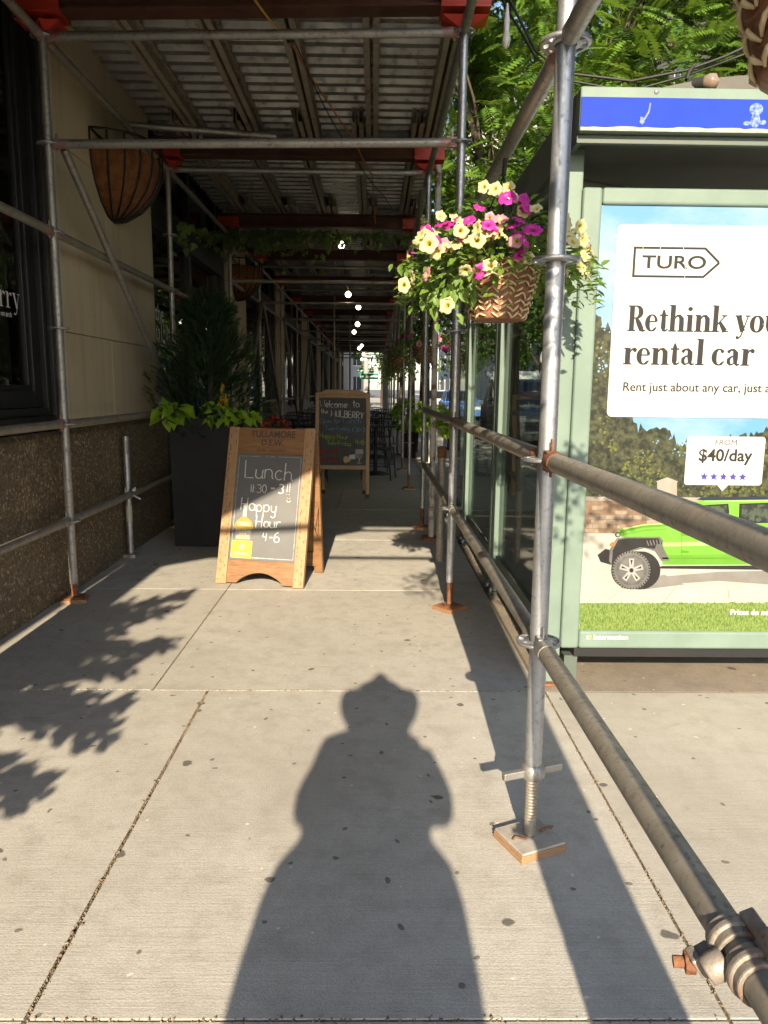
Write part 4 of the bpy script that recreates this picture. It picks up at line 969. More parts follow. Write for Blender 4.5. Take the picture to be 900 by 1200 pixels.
# ------------------------------------------------------------------ sandwich boards
def board1():
    rz=math.atan2(4.784-4.922,-.456+1.061)
    t=thing('sandwich_board','orange timber chalkboard easel listing lunch hours, standing in front of the dark planter','sandwich board',(-.758,4.853,0),rz)
    W=.615; H=1.075; tl=R(16.2); ct_,st_=math.cos(tl),math.sin(tl)
    f=lambda u,w,n: V((u,w*st_-n*ct_+.0,w*ct_+n*st_))
    h=W/2; sw=.072; rd=random.Random(2)
    for s in (-1,1):
        b=MB(); u0,u1=(s*h,s*(h-sw)); u0,u1=min(u0,u1),max(u0,u1)
        b.prism([(u0,0),(u1,0),(u1,H),(u0,H)],f,-.018,.018,0)
        o=b.build('stile',MT['oak'],t,bevel=.003)
        k=MB()
        for j in range(34):
            u=rd.choice((u0+.018,u1-.018))+rd.uniform(-.006,.006); w=.03+j*.0305+rd.uniform(-.008,.008)
            if w>H-.03: continue
            dw=rd.uniform(.006,.012); k.sheet([(u-.0022,w-dw),(u+.0022,w-dw),(u+.0026,w+dw),(u-.001,w+dw)],f,.0186)
        k.build('burn_marks',MT['burn'],o)
    b=MB(); b.prism([(-h+sw+.001,H-.185),(h-sw-.001,H-.185),(h-sw-.001,H-.005),(-h+sw+.001,H-.005)],f,-.014,.014)
    o=b.build('header_rail',MT['oakh'],t,bevel=.003)
    L=MB(); text(L,'TULLAMORE',f,.01,H-.068,.064,0,.0148,'CENTER',bold=.0012,sx=.88); text(L,'D.E.W.',f,.01,H-.125,.058,0,.0148,'CENTER',bold=.0012,sx=.95)
    text(L,'IRISH  WHISKEY',f,.01,H-.168,.027,0,.0148,'CENTER',sx=1.15); L.build('lettering',MT['print_dark'],o)
    b=MB(); a=-h+sw+.001; c=h-sw-.001
    pts=[(a,.01),(a+.07,.01)]+[( (a+.07)+(c-a-.14)*k/12, .012+.072*math.sin(math.pi*k/12)**.75) for k in range(1,12)]+[(c-.07,.01),(c,.01),(c,.165),(a,.165)]
    b.prism(pts,f,-.014,.014); b.build('foot_rail',MT['oakh'],t,bevel=.002)
    b=MB(); b.prism([(a,.166),(c,.166),(c,H-.186),(a,H-.186)],f,-.006,.006); bp=b.build('chalkboard',MT['slate'],t)
    L=MB(); e=.012
    for k,(u0,w0,u1,w1) in enumerate(((a+e,.18,a+e+.004,H-.20),(c-e-.004,.18,c-e,H-.20),(a+e,.18,c-e,.186),(a+e,H-.203,-.06,H-.20),(.06,H-.203,c-e,H-.20))): L.sheet([(u0,w0),(u1,w0),(u1,w1),(u0,w1)],f,.0072+k*1e-4)
    text(L,'EST. 1829',f,0,H-.206,.016,0,.0075,'CENTER'); L.build('border_line',mk('worn white line',(.42,.42,.42),(.2,.2,.2),40,.8),bp)
    L=MB(); cz=lambda y: .166+(H-.352)*(690-26-y)/(664-526)  # rough row heights
    row=lambda r: H-.186-(H-.352)*r
    chalk(L,'Lunch',f,-.168,row(.225),.122,.0037,n=.008,slope=-.03)
    chalk(L,'11:30',f,-.115,row(.365),.066,.0029,n=.008); chalk(L,'-',f,.025,row(.365),.09,.0062,n=.008); chalk(L,'3',f,.080,row(.365),.075,.0050,n=.008); chalk(L,'!!',f,.140,row(.375),.085,.0030,n=.008)
    L.tube([f(u,w,.008) for u,w in arc(.158,row(.425),.014,.014,190,350,6)],.0030,5)
    for uu in (.150,.166): L.tube([f(uu,row(.405),.008),f(uu,row(.411),.008)],.0035,5)
    chalk(L,'Happy',f,-.178,row(.535),.090,.0037,n=.008,slope=-.03)
    chalk(L,'Hour',f,-.060,row(.690),.080,.0039,n=.008); chalk(L,'4',f,-.005,row(.815),.066,.0038,n=.008); chalk(L,'-',f,.045,row(.815),.07,.0055,n=.008); chalk(L,'6',f,.078,row(.825),.078,.0038,n=.008)
    L.build('chalk_lettering',MT['chalk'],bp)
    # printed bottle: neck, amber shoulders, grey label, yellow crate panel
    cx=-.146; B=MB()
    ob=row(.985)
    B.sheet([(cx-.072,ob),(cx+.072,ob),(cx+.072,ob+.118),(cx-.072,ob+.118)],f,.0074,0)
    z=ob+.122
    B.sheet([(cx-.055,z),(cx+.055,z),(cx+.057,z+.075),(cx-.057,z+.075)],f,.0074,1)
    z2=z+.077
    B.sheet([(cx-.068,z2),(cx-.03,z2-.006),(cx+.03,z2-.006),(cx+.068,z2),(cx+.070,z2+.02),(cx+.05,z2+.055),(cx+.018,z2+.08),(cx-.018,z2+.08),(cx-.05,z2+.055),(cx-.07,z2+.02)],f,.0075,2)
    B.sheet([(cx-.014,z2+.081),(cx+.014,z2+.081),(cx+.011,z2+.155),(cx-.011,z2+.145)],f,.0075,3); B.sheet([(cx-.015,z2+.147),(cx+.015,z2+.147),(cx+.015,z2+.166),(cx-.015,z2+.166)],f,.0075,3)
    B.sheet([(cx-.045,z2+.018),(cx+.05,z2+.018),(cx+.04,z2+.045),(cx-.04,z2+.045)],f,.0077,4)
    text(B,'TULLAMORE',f,cx,z+.055,.019,3,.0078,'CENTER',bold=.0003); text(B,'D.E.W.',f,cx,z+.036,.019,4,.0078,'CENTER')
    for k in range(3): B.sheet([(cx-.045,z+.01+.009*k),(cx+.045,z+.01+.009*k),(cx+.045,z+.0135+.009*k),(cx-.045,z+.0135+.009*k)],f,.0077,4)
    text(B,'ORIGINAL',f,cx,ob+.022,.024,3,.0078,'CENTER',bold=.0004); B.sheet([(cx+.02*math.cos(q),ob+.078+.022*math.sin(q)) for q in [k*.4 for k in range(16)]],f,.0077,4)
    B.build('printed_bottle',[MT['yellow'],MT['glassp'],MT['amber'],MT['cream'],mk('straw print',(.62,.55,.22))],bp)
    # rear frame
    rb0,rb1=.45,H*st_+.045
    fb=lambda u,w,n: V((u,rb0+(rb1-rb0)*w/H+n,w*ct_))
    b=MB()
    for s in (-1,1):
        u0,u1=sorted((s*h,s*(h-.06))); b.prism([(u0,0),(u1,0),(u1,H-.03),(u0,H-.03)],fb,-.018,.018)
    for w0,w1 in ((.05,.16),(H-.2,H-.04)): b.prism([(-h+.061,w0),(h-.061,w0),(h-.061,w1),(-h+.061,w1)],fb,-.014,.014)
    b.prism([(-h+.061,.161),(h-.061,.161),(h-.061,H-.201),(-h+.061,H-.201)],fb,-.006,.006)
    b.build('rear_frame',MT['oakh'],t,bevel=.003)
    b=MB()
    for s in (-1,1): b.obox(f(s*.2,H+.002,-.02),(.025,0,0),(0,.025,0),(0,0,.003))
    b.build('hinge',MT['galv2'],t)
    b=MB(); b.tube([f(h-.01,.5,-.02),f(h+.012,.42,-.12)+V((0,0,-.02)),fb(h-.01,.5,-.02)],.0025,6); b.build('stay_cord',MT['socket'],t)
    return t
board1()
def board2():
    t=thing('sandwich_board','pale timber welcome chalkboard with arched top and bare legs, further down the walkway','sandwich board',(-.385,8.95,0),R(-1.0))
    W=.655;h=W/2;tl=R(8);ct_,st_=math.cos(tl),math.sin(tl)
    f=lambda u,w,n: V((u,w*st_-n*ct_,w*ct_+n*st_)); H=1.245
    for s in (-1,1):
        u0,u1=sorted((s*h,s*(h-.045))); b=MB(); b.prism([(u0,.0),(u1,.0),(u1,H),(u0,H)],f,-.014,.014); o=b.build('stile',MT['oak2'],t,bevel=.003)
        b=MB(); b.prism([(u0-.003,-.0),(u1+.003,-.0),(u1+.003,.05),(u0-.003,.05)],f,-.017,.017); b.build('rubber_foot',MT['rubber'],o)
    b=MB(); b.prism([(-h-.006,H+.001),(h+.006,H+.001)]+[(h+.006,H+.018),(h-.08,H+.03),(h-.13,H+.058),(-h+.13,H+.058),(-h+.08,H+.03),(-h-.006,H+.018)],f,-.016,.016); b.prism([(-h+.046,H-.04),(h-.046,H-.04),(h-.046,H),(-h+.046,H)],f,-.013,.013)
    o=b.build('arched_rail',MT['oak2'],t,bevel=.003)
    L=MB(); text(L,'CHEMSY',f,.02,H+.015,.04,0,.0166,'CENTER',sx=1.1); L.build('lettering',mk('pale engraving',(.48,.38,.26)),o)
    b=MB(); b.prism([(-h+.046,.345),(h-.046,.345),(h-.046,.395),(-h+.046,.395)],f,-.013,.013); b.build('lower_rail',MT['oak2'],t,bevel=.003)
    b=MB(); b.prism([(-h+.046,.396),(h-.046,.396),(h-.046,H-.041),(-h+.046,H-.041)],f,-.006,.006); bp=b.build('chalkboard',MT['slate2'],t)
    T0=H-.041; HH=T0-.396; row=lambda r:T0-HH*r; x0=-h+.052
    L=MB(); chalk(L,'Welcome',f,x0,row(.140),.086,.0056,n=.007); chalk(L,'to',f,x0+.395,row(.135),.092,.0056,n=.007); chalk(L,'the',f,x0+.014,row(.235),.058,.0042,n=.007); chalk(L,'MULBERRY',f,x0+.135,row(.275),.076,.0066,n=.007,slope=-.06)
    L.build('white_chalk',MT['chalk'],bp)
    L=MB(); chalk(L,'Open for',f,x0+.005,row(.375),.060,.0038,n=.007); chalk(L,'Lunch',f,x0+.285,row(.375),.076,.004,n=.007); chalk(L,'Tues-Friday',f,x0+.07,row(.48),.055,.0038,n=.007); chalk(L,'11:30-3',f,x0+.395,row(.495),.057,.004,n=.007)
    L.build('blue_chalk',MT['chalkb'],bp)
    L=MB(); chalk(L,'Happy Hour',f,x0+.003,row(.595),.062,.004,n=.007,slope=-.04); chalk(L,'Tues-Friday',f,x0+.09,row(.69),.055,.004,n=.007,slope=-.05); chalk(L,'4-6',f,x0+.43,row(.69),.075,.005,n=.007)
    L.build('green_chalk',MT['chalkg'],bp)
    L=MB(); chalk(L,'Brunch',f,x0+.01,row(.82),.068,.0048,n=.007); chalk(L,'Sunday',f,x0+.01,row(.935),.066,.0048,n=.007); L.build('red_chalk',MT['chalkr'],bp)
    B=MB(); gx=.205; gz=row(.97)
    B.sheet([(gx-.045,gz+.17),(gx+.045,gz+.17),(gx+.05,gz+.12),(gx+.035,gz+.075),(gx+.006,gz+.055),(gx+.006,gz+.01),(gx+.04,gz),(gx-.04,gz),(gx-.006,gz+.01),(gx-.006,gz+.055),(gx-.035,gz+.075),(gx-.05,gz+.12)],f,.0068,0)
    B.sheet([(gx-.046,gz+.115),(gx+.046,gz+.115),(gx+.033,gz+.08),(gx,gz+.062),(gx-.033,gz+.08)],f,.0071,1)
    B.sheet([(gx-.19,gz+.07),(gx-.16,gz+.09),(gx-.12,gz+.07),(gx-.10,gz+.03),(gx-.17,gz+.0),(gx-.19,gz+.03)],f,.0068,2); B.sheet([(gx-.12,gz+.10),(gx-.05,gz+.11),(gx-.045,gz+.05),(gx-.12,gz+.05)],f,.0072,3)
    B.build('printed_wineglass',[MT['glassp'],MT['wine'],MT['amber'],MT['cream']],bp)
    fb=lambda u,w,n: V((u,2*H*st_+.035-w*st_+n*ct_,w*ct_+n*st_))
    for s in (-1,1):
        u0,u1=sorted((s*(h-.05),s*(h-.09))); b=MB(); b.prism([(u0,0),(u1,0),(u1,H-.06),(u0,H-.06)],fb,-.013,.013); o=b.build('rear_leg',MT['oak2'],t,bevel=.003)
        b=MB(); b.prism([(u0-.003,0),(u1+.003,0),(u1+.003,.05),(u0-.003,.05)],fb,-.016,.016); b.build('rubber_foot',MT['rubber'],o)
    b=MB(); b.prism([(-h+.091,.35),(h-.091,.35),(h-.091,.39),(-h+.091,.39)],fb,-.011,.011); b.build('rear_rail',MT['oak2'],t)
board2()

# ------------------------------------------------------------------ planter with conifer, lime vine
def planter(x0,x1,y0,y1,z,label,mat='planter',grp=None):
    t=thing('tall_planter',label,'planter',((x0+x1)/2,(y0+y1)/2,0),0,grp)
    b=MB(); k=.018
    b.add([(x0+k,y0+k,.004),(x1-k,y0+k,.004),(x1-k,y1-k,.004),(x0+k,y1-k,.004),(x0,y0,z),(x1,y0,z),(x1,y1,z),(x0,y1,z)],[(3,2,1,0),(0,1,5,4),(1,2,6,5),(2,3,7,6),(3,0,4,7)])
    w=.022
    for a in ((x0,x1,y0,y0+w),(x0,x1,y1-w,y1),(x0,x0+w,y0+w,y1-w),(x1-w,x1,y0+w,y1-w)): b.box(*a,z+.0005,z+.012)
    b.build('box',MT[mat],t,bevel=.005); MB().box(x0+.004,x1-.004,y0+.004,y1-.004,z-.06,z-.03).build('soil',MT['soil'],t)
    return t
planter(-1.655,-1.165,6.06,6.55,1.05,'tall charcoal square planter behind the lunch board')
def conifer(c,h,r,label,n=2900):
    t=thing('dwarf_conifer',label,'shrub',c)
    b=MB(); b.tube([V(c)+V((0,0,-.05)),V(c)+V((.02,0,h*.5)),V(c)+V((.03,0,h*.92))],[.03,.02,.006],8); b.build('trunk',MT['bark'],t)
    T=[]; lobes=[]
    for k in range(34):
        z=random.random()**.9; a=random.uniform(0,6.28); rr=r*(1-z)**.62*random.uniform(.55,1.05); lobes.append((V((rr*math.cos(a),rr*math.sin(a),.06*h+z*h*.88)),.12+.12*(1-z)))
    lobes += [(V((.03,0,h*.93)),.07),(V((0.0,0,h*.8)),.1)]
    for k in range(n):
        lc,lr=random.choice(lobes); d=rv(); p=lc+V((d.x*lr,d.y*lr,d.z*lr*.9))
        o=V((p.x,p.y,0)); o = o.normalized() if o.length>.02 else V((0,0,1))
        f=(o*.8+V((0,0,.75))+rv(.5)); T.append((V(c)+p,f,rv(),random.uniform(.05,.10)))
    scatter('foliage',*SPRAY,T,MT['leafC'],t); return t
conifer((-1.37,6.30,1.03),.98,.345,'dark green dwarf conifer growing in the charcoal planter')
def vine(name,label,centres,n,mat='leafL',shape=HEART,size=(.07,.12),drop=.14,c0=None):
    t=thing(name,label,'plant',c0 or centres[0][0]); T=[]; b=MB()
    for c,rx,ry,rz in centres:
        c=V(c)
        for k in range(n):
            d=rv(); p=c+V((d.x*rx,d.y*ry,d.z*rz)); f=V((d.x,-abs(d.y)*.6-.3,-.15+.3*d.z))+rv(.4); T.append((p,f,V((0,-.5,1))+rv(.45),random.uniform(*size)))
            if k%3==0: b.tube([c+V((0,0,-.05)),c+(p-c)*.5+V((0,0,.03)),p],.003,5)
    b.build('stems',MT['stem'],t); scatter('leaves',*shape,T,MT[mat],t); return t
vine('lime_vine','lime green heart leaved vine spilling over both front corners of the charcoal planter',[((-1.64,6.02,1.09),.10,.07,.06),((-1.56,6.0,1.10),.09,.06,.06),((-1.20,6.0,1.10),.13,.07,.06),((-1.08,6.05,1.08),.12,.07,.06)],22,size=(.045,.105))
t=thing('celosia_flower','yellow plumed flower spikes beside the lime leaves','flower',(-1.22,6.12,1.05))
b=MB(); b.tube([(-1.22,6.12,1.02),(-1.22,6.1,1.17)],.005,6); b.build('stem',MT['stem'],t)
T=[]
for x,z0,hh in ((-1.22,1.16,.17),(-1.20,1.14,.10),(-1.24,1.14,.08)):
    for k in range(70): q=random.random(); a=random.uniform(0,6.3); T.append((V((x+.018*(1-q)*math.cos(a),6.1+.018*(1-q)*math.sin(a),z0+q*hh)),V((math.cos(a)*.6,math.sin(a)*.6,1)),rv(),.022))
scatter('plume',*OVATE,T,leafmat('yellow plume',(.62,.44,.03),(.72,.56,.05),.25,(.7,.55,.05)),t)
t=thing('red_geranium','red blossoms low behind the lunch board','flower',(-.97,7.6,.55)); T=[]
for k in range(90): d=rv(); T.append((V((-1.0,7.6,.93))+V((d.x*.11,d.y*.1,d.z*.07)),d,rv(),.045))
scatter('blossoms',*OVATE,T,MT['redp'],t); T=[]
for k in range(80): d=rv(); T.append((V((-1.0,7.6,.78))+V((d.x*.18,d.y*.15,d.z*.12)),d,V((0,0,1)),.07))
scatter('leaves',*OVATE,T,MT['leafD'],t)
pt=thing('clay_pot','dark pot holding the red geranium','pot',(-1.0,7.6,0)); b=MB(); b.lathe([(.0,.004),(.13,.004),(.19,.62),(.2,.66),(.185,.66),(.17,.6),(0,.6)],(-1.0,7.6,0),20); b.build('pot',MT['planter'],pt)

# ------------------------------------------------------------------ hanging baskets
def flower_mesh(col,thr):
    key='fl_'+col
    v=[];f=[];m=[]; n=20
    rings=[(.004,-.030),(.008,-.012),(.013,-.002),(.028,.004),(.0385,-.001)]
    for i,(r,z) in enumerate(rings):
        for k in range(n):
            a=2*math.pi*k/n; lob=1+(.10*math.cos(5*a) if i>2 else 0); zz=z+(.004*math.cos(10*a)+random.uniform(-.003,.003) if i>2 else 0)
            v.append((r*lob*math.cos(a),r*lob*math.sin(a),zz))
    for i in range(len(rings)-1):
        for k in range(n): f.append((i*n+k,i*n+(k+1)%n,(i+1)*n+(k+1)%n,(i+1)*n+k)); m.append(1 if i<2 else 0)
    me=bpy.data.meshes.new('petunia_flower'); me.from_pydata(v,[],f); me.materials.append(MT[col]); me.materials.append(MT[thr]); me.polygons.foreach_set('material_index',m); me.polygons.foreach_set('use_smooth',[True]*len(f)); me.update(); return me
FM={'m':flower_mesh('magenta','throatm'),'p':flower_mesh('pinkp','throat'),'c':flower_mesh('creamp','throat')}
def put_flower(par,kind,p,nrm,s=1.0):
    o=bpy.data.objects.new('petunia_flower',FM[kind]); COL.objects.link(o); o.parent=par
    org=ORG[par.name]; n=V(nrm).normalized(); q=n.to_track_quat('Z','Y'); o.rotation_mode='QUATERNION'; o.rotation_quaternion=q@V((0,0,1)).rotation_difference(V((0,0,1))); o.location=V(p)-org; o.scale=(s*random.uniform(.85,1.1),s*random.uniform(.85,1.1),s)
    return o
def woven(c,zb,rt=.150,rb=.095,h=.195,label='',grp='wicker hanging baskets',hook_z=2.165,hook_x=None,cols=26,rows=9):
    x,y=c; t=thing('hanging_basket',label,'basket',(x,y,zb),0,grp)
    b=MB(); prof=[(0,.002),(rb*.9,.0)]; N=22
    for k in range(N*2+1):
        q=k/(N*2); prof.append((rb+(rt-rb)*q+(.0022 if k%2 else -.0022),.004+h*q))
    b.lathe(prof,(x,y,zb),36); b.lathe([(rt-.012,.004+h),(rb-.012,.03),(0,.028)],(x,y,zb),30)
    b.tube([V((x+rt*math.cos(2*math.pi*k/28),y+rt*math.sin(2*math.pi*k/28),zb+h+.004)) for k in range(29)],.008,8)
    b.build('weave',MT['wicker'],t)
    s=MB()
    for i in range(cols):
        for j in range(rows):
            q0=(j+.15)/rows; q1=min(1,(j+.95)/rows); a0=2*math.pi*(i+.05)/cols; a1=2*math.pi*(i+.95)/cols
            if i%2: a0,a1=a1,a0
            if random.random()<.05: continue
            q0+=random.uniform(-.025,.025); q1+=random.uniform(-.025,.02); a0+=random.uniform(-.03,.03); a1+=random.uniform(-.03,.03); bw=random.uniform(.003,.0085)
            pts=[]
            for k in range(4):
                u=k/3; q=q1+(q0-q1)*u; a=a0+(a1-a0)*u; rr=rb+(rt-rb)*q+.0028+bw*math.sin(math.pi*u); pts.append(V((x+rr*math.cos(a),y+rr*math.sin(a),zb+.004+h*q)))
            s.tube(pts,[.0022,.0042,.0042,.0022],5)
    s.build('cream_strands',MT['strand'],t)
    hx=x if hook_x is None else hook_x
    w=MB(); top=V((hx,y,hook_z-.10))
    for k in range(3):
        a=k*2.094+.5; w.tube([V((x+rt*math.cos(a),y+rt*math.sin(a),zb+h)),V((x+rt*.45*math.cos(a),y+rt*.45*math.sin(a),zb+h+.16)),top],.0028,6)
    w.build('hanger_wire',MT['wire'],t)
    w=MB(); w.tube([top]+[V((hx,y+.036*math.sin(q),hook_z-.022+.036*math.cos(q)+.0)) for q in [k*.42-2.2 for k in range(11)]],.0085,8); w.build('hook',MT['rubber'],t)
    return t
def petunia(c,zr,label,flowers,n=760,rx=.36,up=.24,grp='petunias in hanging baskets',trail=(),avoid=None):
    x,y=c; t=thing('petunia_plant',label,'plant',(x,y,zr),0,grp); T=[]; st=MB(); o=V((x,y,zr-.02))
    for k in range(n):
        a=random.uniform(0,6.283); e=random.random()
        rr=rx*math.sqrt(random.random()); z=up*(1-(rr/rx)**2)*random.uniform(.35,1.0)-.10*(rr/rx)**2*random.uniform(.2,1.6)+random.uniform(-.02,.02)
        p=V((x+rr*math.cos(a),y+.78*rr*math.sin(a),zr+z))
        if avoid and avoid(p): continue
        f=V((math.cos(a),math.sin(a),.1))+rv(.6); T.append((p,f,V((0,-.35,1))+rv(.5),random.uniform(.022,.044)))
        if k%11==0: st.tube([o,o+(p-o)*.5+V((0,0,.05)),p],.0022,4)
    for (tx,ty,tz,cnt,sp) in trail:
        for k in range(cnt):
            q=random.random(); p=o+(V((tx,ty,tz))-o)*(.35+.65*q)+V((random.gauss(0,sp),random.gauss(0,sp*.8),random.gauss(0,sp))); T.append((p,V((random.gauss(0,.4),-.35,-1)),V((0,-1,.3))+rv(.5),random.uniform(.026,.048)))
        st.tube([o,o+(V((tx,ty,tz))-o)*.5+V((0,0,.06)),V((tx,ty,tz))],.003,4)
    st.build('stems',MT['stem'],t); scatter('leaves',*OVATE,T,MT['leafP'],t)
    flowers=[q for q in flowers if not (avoid and avoid(V(q[1])))]
    for kind,p,nr,s in flowers: put_flower(t,kind,p,nr,s)
    return t
BX,BY,BZ=.455,2.86,1.555
woven((BX,BY),BZ,label='brown wicker basket with cream chevrons hanging left of the poster',hook_x=.46,hook_z=2.165)
fl=[]
fx=dict(m=[(245,298),(285,296),(360,280),(180,330),(215,372),(330,350),(440,300),(520,185),(590,195),(598,215),(570,280),(548,305),(595,372),(562,345),(628,320),(735,328),(300,300)],
 p=[(178,510),(255,385),(490,275),(558,370)],
 c=[(420,140),(466,148),(545,180),(525,142),(498,165),(640,230),(310,278),(240,262),(205,330),(160,385),(188,378),(226,408),(288,385),(325,325),(390,322),(435,340),(475,328),(502,340),(395,367),(120,525),(85,555),(265,640),(345,495),(762,296),(810,330),(800,372),(770,490),(730,482),(830,310),(590,240),(780,350),(150,350),(365,360),(725,270)])
for kind,L in fx.items():
    for (cx,cy) in L:
        u,v=450+cx/3.6,180+cy/3.6
        q=at(u,v,2.85); dx=(q.x-BX)/.40; dz=(q.z-1.80)/.27; dep=math.sqrt(max(.05,1-dx*dx*.8-dz*dz*.5)); Y=2.86-.27*dep+random.uniform(-.03,.03)
        p=at(u,v,Y); nr=V((dx*.9,-.85,.25+dz*.5))+rv(.75); fl.append((kind,p,nr,random.uniform(.55,.88) if kind!='p' else .66))
for k in range(26):
    a=random.uniform(math.pi*.95,math.pi*2.05); e=random.uniform(-.25,.9); rr=.34*math.sqrt(max(.1,1-e*e*.8)); q=V((BX+rr*math.cos(a),BY+.75*rr*math.sin(a),BZ+.20+.22*e+random.uniform(-.02,.02)))
    fl.append((random.choice('cccmcmp'),q,V((math.cos(a),math.sin(a)-.3,.25+e*.4))+rv(.8),random.uniform(.45,.8)))
petunia((BX,BY),BZ+.195,'pink and cream petunias overflowing the wicker basket by the poster',fl,n=1300,rx=.37,up=.25,trail=[(.17,2.80,1.665,90,.04),(.24,2.75,1.635,70,.032),(.13,2.84,1.72,60,.035),(.76,2.88,1.73,50,.04),(.34,2.70,1.74,25,.03)])
# nearer basket, only its underside in view; its leaves shade the pavement and rails
woven((.590,1.02),1.700,label='near wicker basket seen from below at the upper right corner',hook_x=.46,cols=22,rows=6)
fl=[]
for k in range(30):
    a=random.uniform(0,6.28); d=V((math.cos(a),math.sin(a),random.uniform(.1,1))).normalized(); fl.append((random.choice('mccp'),V((.60,1.03,1.95))+V((d.x*.27,d.y*.26,d.z*.17)),d,1.0))
petunia((.60,1.03),1.915,'petunias in the near basket above the upper right corner',fl,n=900,rx=.52,up=.2,avoid=lambda p: p.z-1.30<.56*p.y or p.y>1.15)
# ------------------------------------------------------------------ ivy, cords, lamps under the roof
T=[]; b=MB()
def ivy_run(p0,p1,n,hang,lump=1.0):
    p0=V(p0);p1=V(p1)
    for k in range(n):
        q=random.random(); dens=.55+.45*math.sin(q*17)*math.sin(q*5+1)
        if random.random()>dens*1.2: continue
        h=abs(random.gauss(0,1))*hang*lump*(.4+.6*abs(math.sin(q*23)))
        p=p0.lerp(p1,q)+V((random.gauss(0,.03),random.gauss(0,.05)-.03,.05-h)); T.append((p,V((random.gauss(0,.5),-.5,-.8))+rv(.3),V((0,-1,.4))+rv(.5),random.uniform(.05,.10)))
ivy_run((-1.9,9.66,3.16),(-.55,9.66,3.16),420,.16); ivy_run((-.55,9.66,3.16),(.42,9.66,3.16),130,.11)
ivy_run((-1.86,7.4,2.80),(-1.88,9.6,3.1),110,.12)
t=thing('ivy_vine','ivy garland wound along the third cross tube under the roof','plant',(-.8,9.66,3.1))
scatter('leaves',*IVY,T,MT['leafI'],t)
b.tube([V((-1.9+2.3*k/24,9.65+.03*math.sin(k*1.7),3.165+.02*math.sin(k*2.3))) for k in range(25)],.007,6); b.tube([(-1.86,7.4,2.80),(-1.87,8.3,2.9),(-1.88,9.6,3.12)],.007,6); b.build('vine_stem',MT['stem'],t)
def cord(name,label,pts,r,mat,cat='cord'):
    b=MB(); P=[]
    for a,c in zip(pts[:-1],pts[1:]):
        a=V(a);c=V(c); sag=(c-a).length*.02
        for k in range(8): q=k/8; P.append(a.lerp(c,q)-V((0,0,sag*math.sin(math.pi*q))))
    P.append(V(pts[-1])); b.tube(P,r,7); return tag(b.build(name,MT[mat]),label,cat)
cord('extension_cord','yellow cord tied to the first cross tube beneath the roof',[at(288,-25,3.7),at(300,2,3.95),at(337,44,4.62)],.006,'cordy')
cord('extension_cord','orange cord sagging along under the corrugated roof',[at(338,44,4.62),at(385,120,5.5),at(415,163,6.0),at(436,205,6.9),at(440,262,9.5)],.0055,'cordo')
b=MB(); b.lathe([(.0,-.02),(.03,-.018),(.034,0),(.03,.018),(0,.02)],at(340,43,4.58),10,axis=(1,0,0)); tag(b.build('cord_knot',MT['rubber']),'black tape knot holding cords on the first cross tube','tape')
cord('black_cable','thin black cable slung diagonally below the roof deck',[at(345,48,4.6),at(400,160,6.0),at(450,230,7.6),at(495,285,9.7)],.004,'rubber','cable')
t=thing('string_lights','string of lit round bulbs hung along the dark walkway ceiling','string lights',(-.4,15,2.8))
bl=[(400,287,9.85,.045),(408,345,12.2,.048),(420,360,13.6,.046),(419,380,15.2,.048),(415,389,17.0,.047),(421,408,21,.05),(424,405,24,.05),(426,415,27,.05),(424,421,30,.05),(428,421,33,.05)]
c=MB(); P=[]
for u,v,Y,r in bl:
    p=at(u,v,Y); P.append(p+V((0,0,.075)))
    s=MB(); s.tube([p+V((0,0,.02)),p+V((0,0,.08))],.014,8); so=s.build('bulb_socket',MT['socket'],t)
    q=MB(); q.lathe([(0,-r),(r*.6,-r*.8),(r*.98,-.2*r),(r*.9,.35*r),(r*.45,r*.8),(.012,r)],p,12); q.build('bulb',MT['bulb'],so)
PP=[]
for a,d in zip(P[:-1],P[1:]):
    for k in range(6): q=k/6; PP.append(a.lerp(d,q)+V((0,0,.0-.10*math.sin(math.pi*q))))
PP.append(P[-1]); c.tube(PP,.0045,6)
for p,z in ((P[1],3.12),(P[3],3.1),(P[4],3.1)): c.tube([p,V((p.x,p.y,z))],.0035,5)
c.build('cord',MT['rubber'],t)
t=thing('overhead_light_string','sagging black cable with unlit lamps above the shelter roof','string lights',(1,3.4,2.7))
c=MB(); P=[at(560,-60,3.6),at(600,5,3.5),at(628,60,3.45),at(665,86,3.42),at(740,95,3.40),at(806,82,3.40),at(850,66,3.4),at(905,40,3.4),at(990,-20,3.3)]
c.tube(P,.006,7); c.tube([p+V((.0,.02,-.022-.012*math.sin(i*2))) for i,p in enumerate(P)],.005,7)
p=at(812,78,3.4); c.tube([p,p+V((-.02,-.01,-.03)),p+V((-.03,-.02,-.06))],.009,7); c.build('cable',MT['rubber'],t)
s=MB(); p=at(806,100,3.38); s.tube([p,p+V((.055,-.04,-.004))],[.022,.026],12); s.build('lamp_socket',MT['socket'],t)
s=MB(); s.lathe([(.026,0),(.033,.02),(.028,.045),(0,.058)],p+V((.055,-.04,-.004)),14,axis=(.8,-.6,-.05)); s.build('lamp_bulb',mk('amber bulb glass',(.24,.17,.12),(.16,.13,.11),30,.06),t)
s=MB(); p=at(594,22,3.5); s.tube([p+V((0,0,.06)),p,p+V((0,0,-.05))],[.004,.013,.013],8); s.build('lamp_socket',MT['white2'],t)
s=MB(); s.lathe([(.012,0),(.02,-.03),(.014,-.06),(0,-.07)],p+V((0,0,-.05)),12); s.build('lamp_bulb',mk('clear bulb glass',(.55,.55,.52),rough=.05),t)

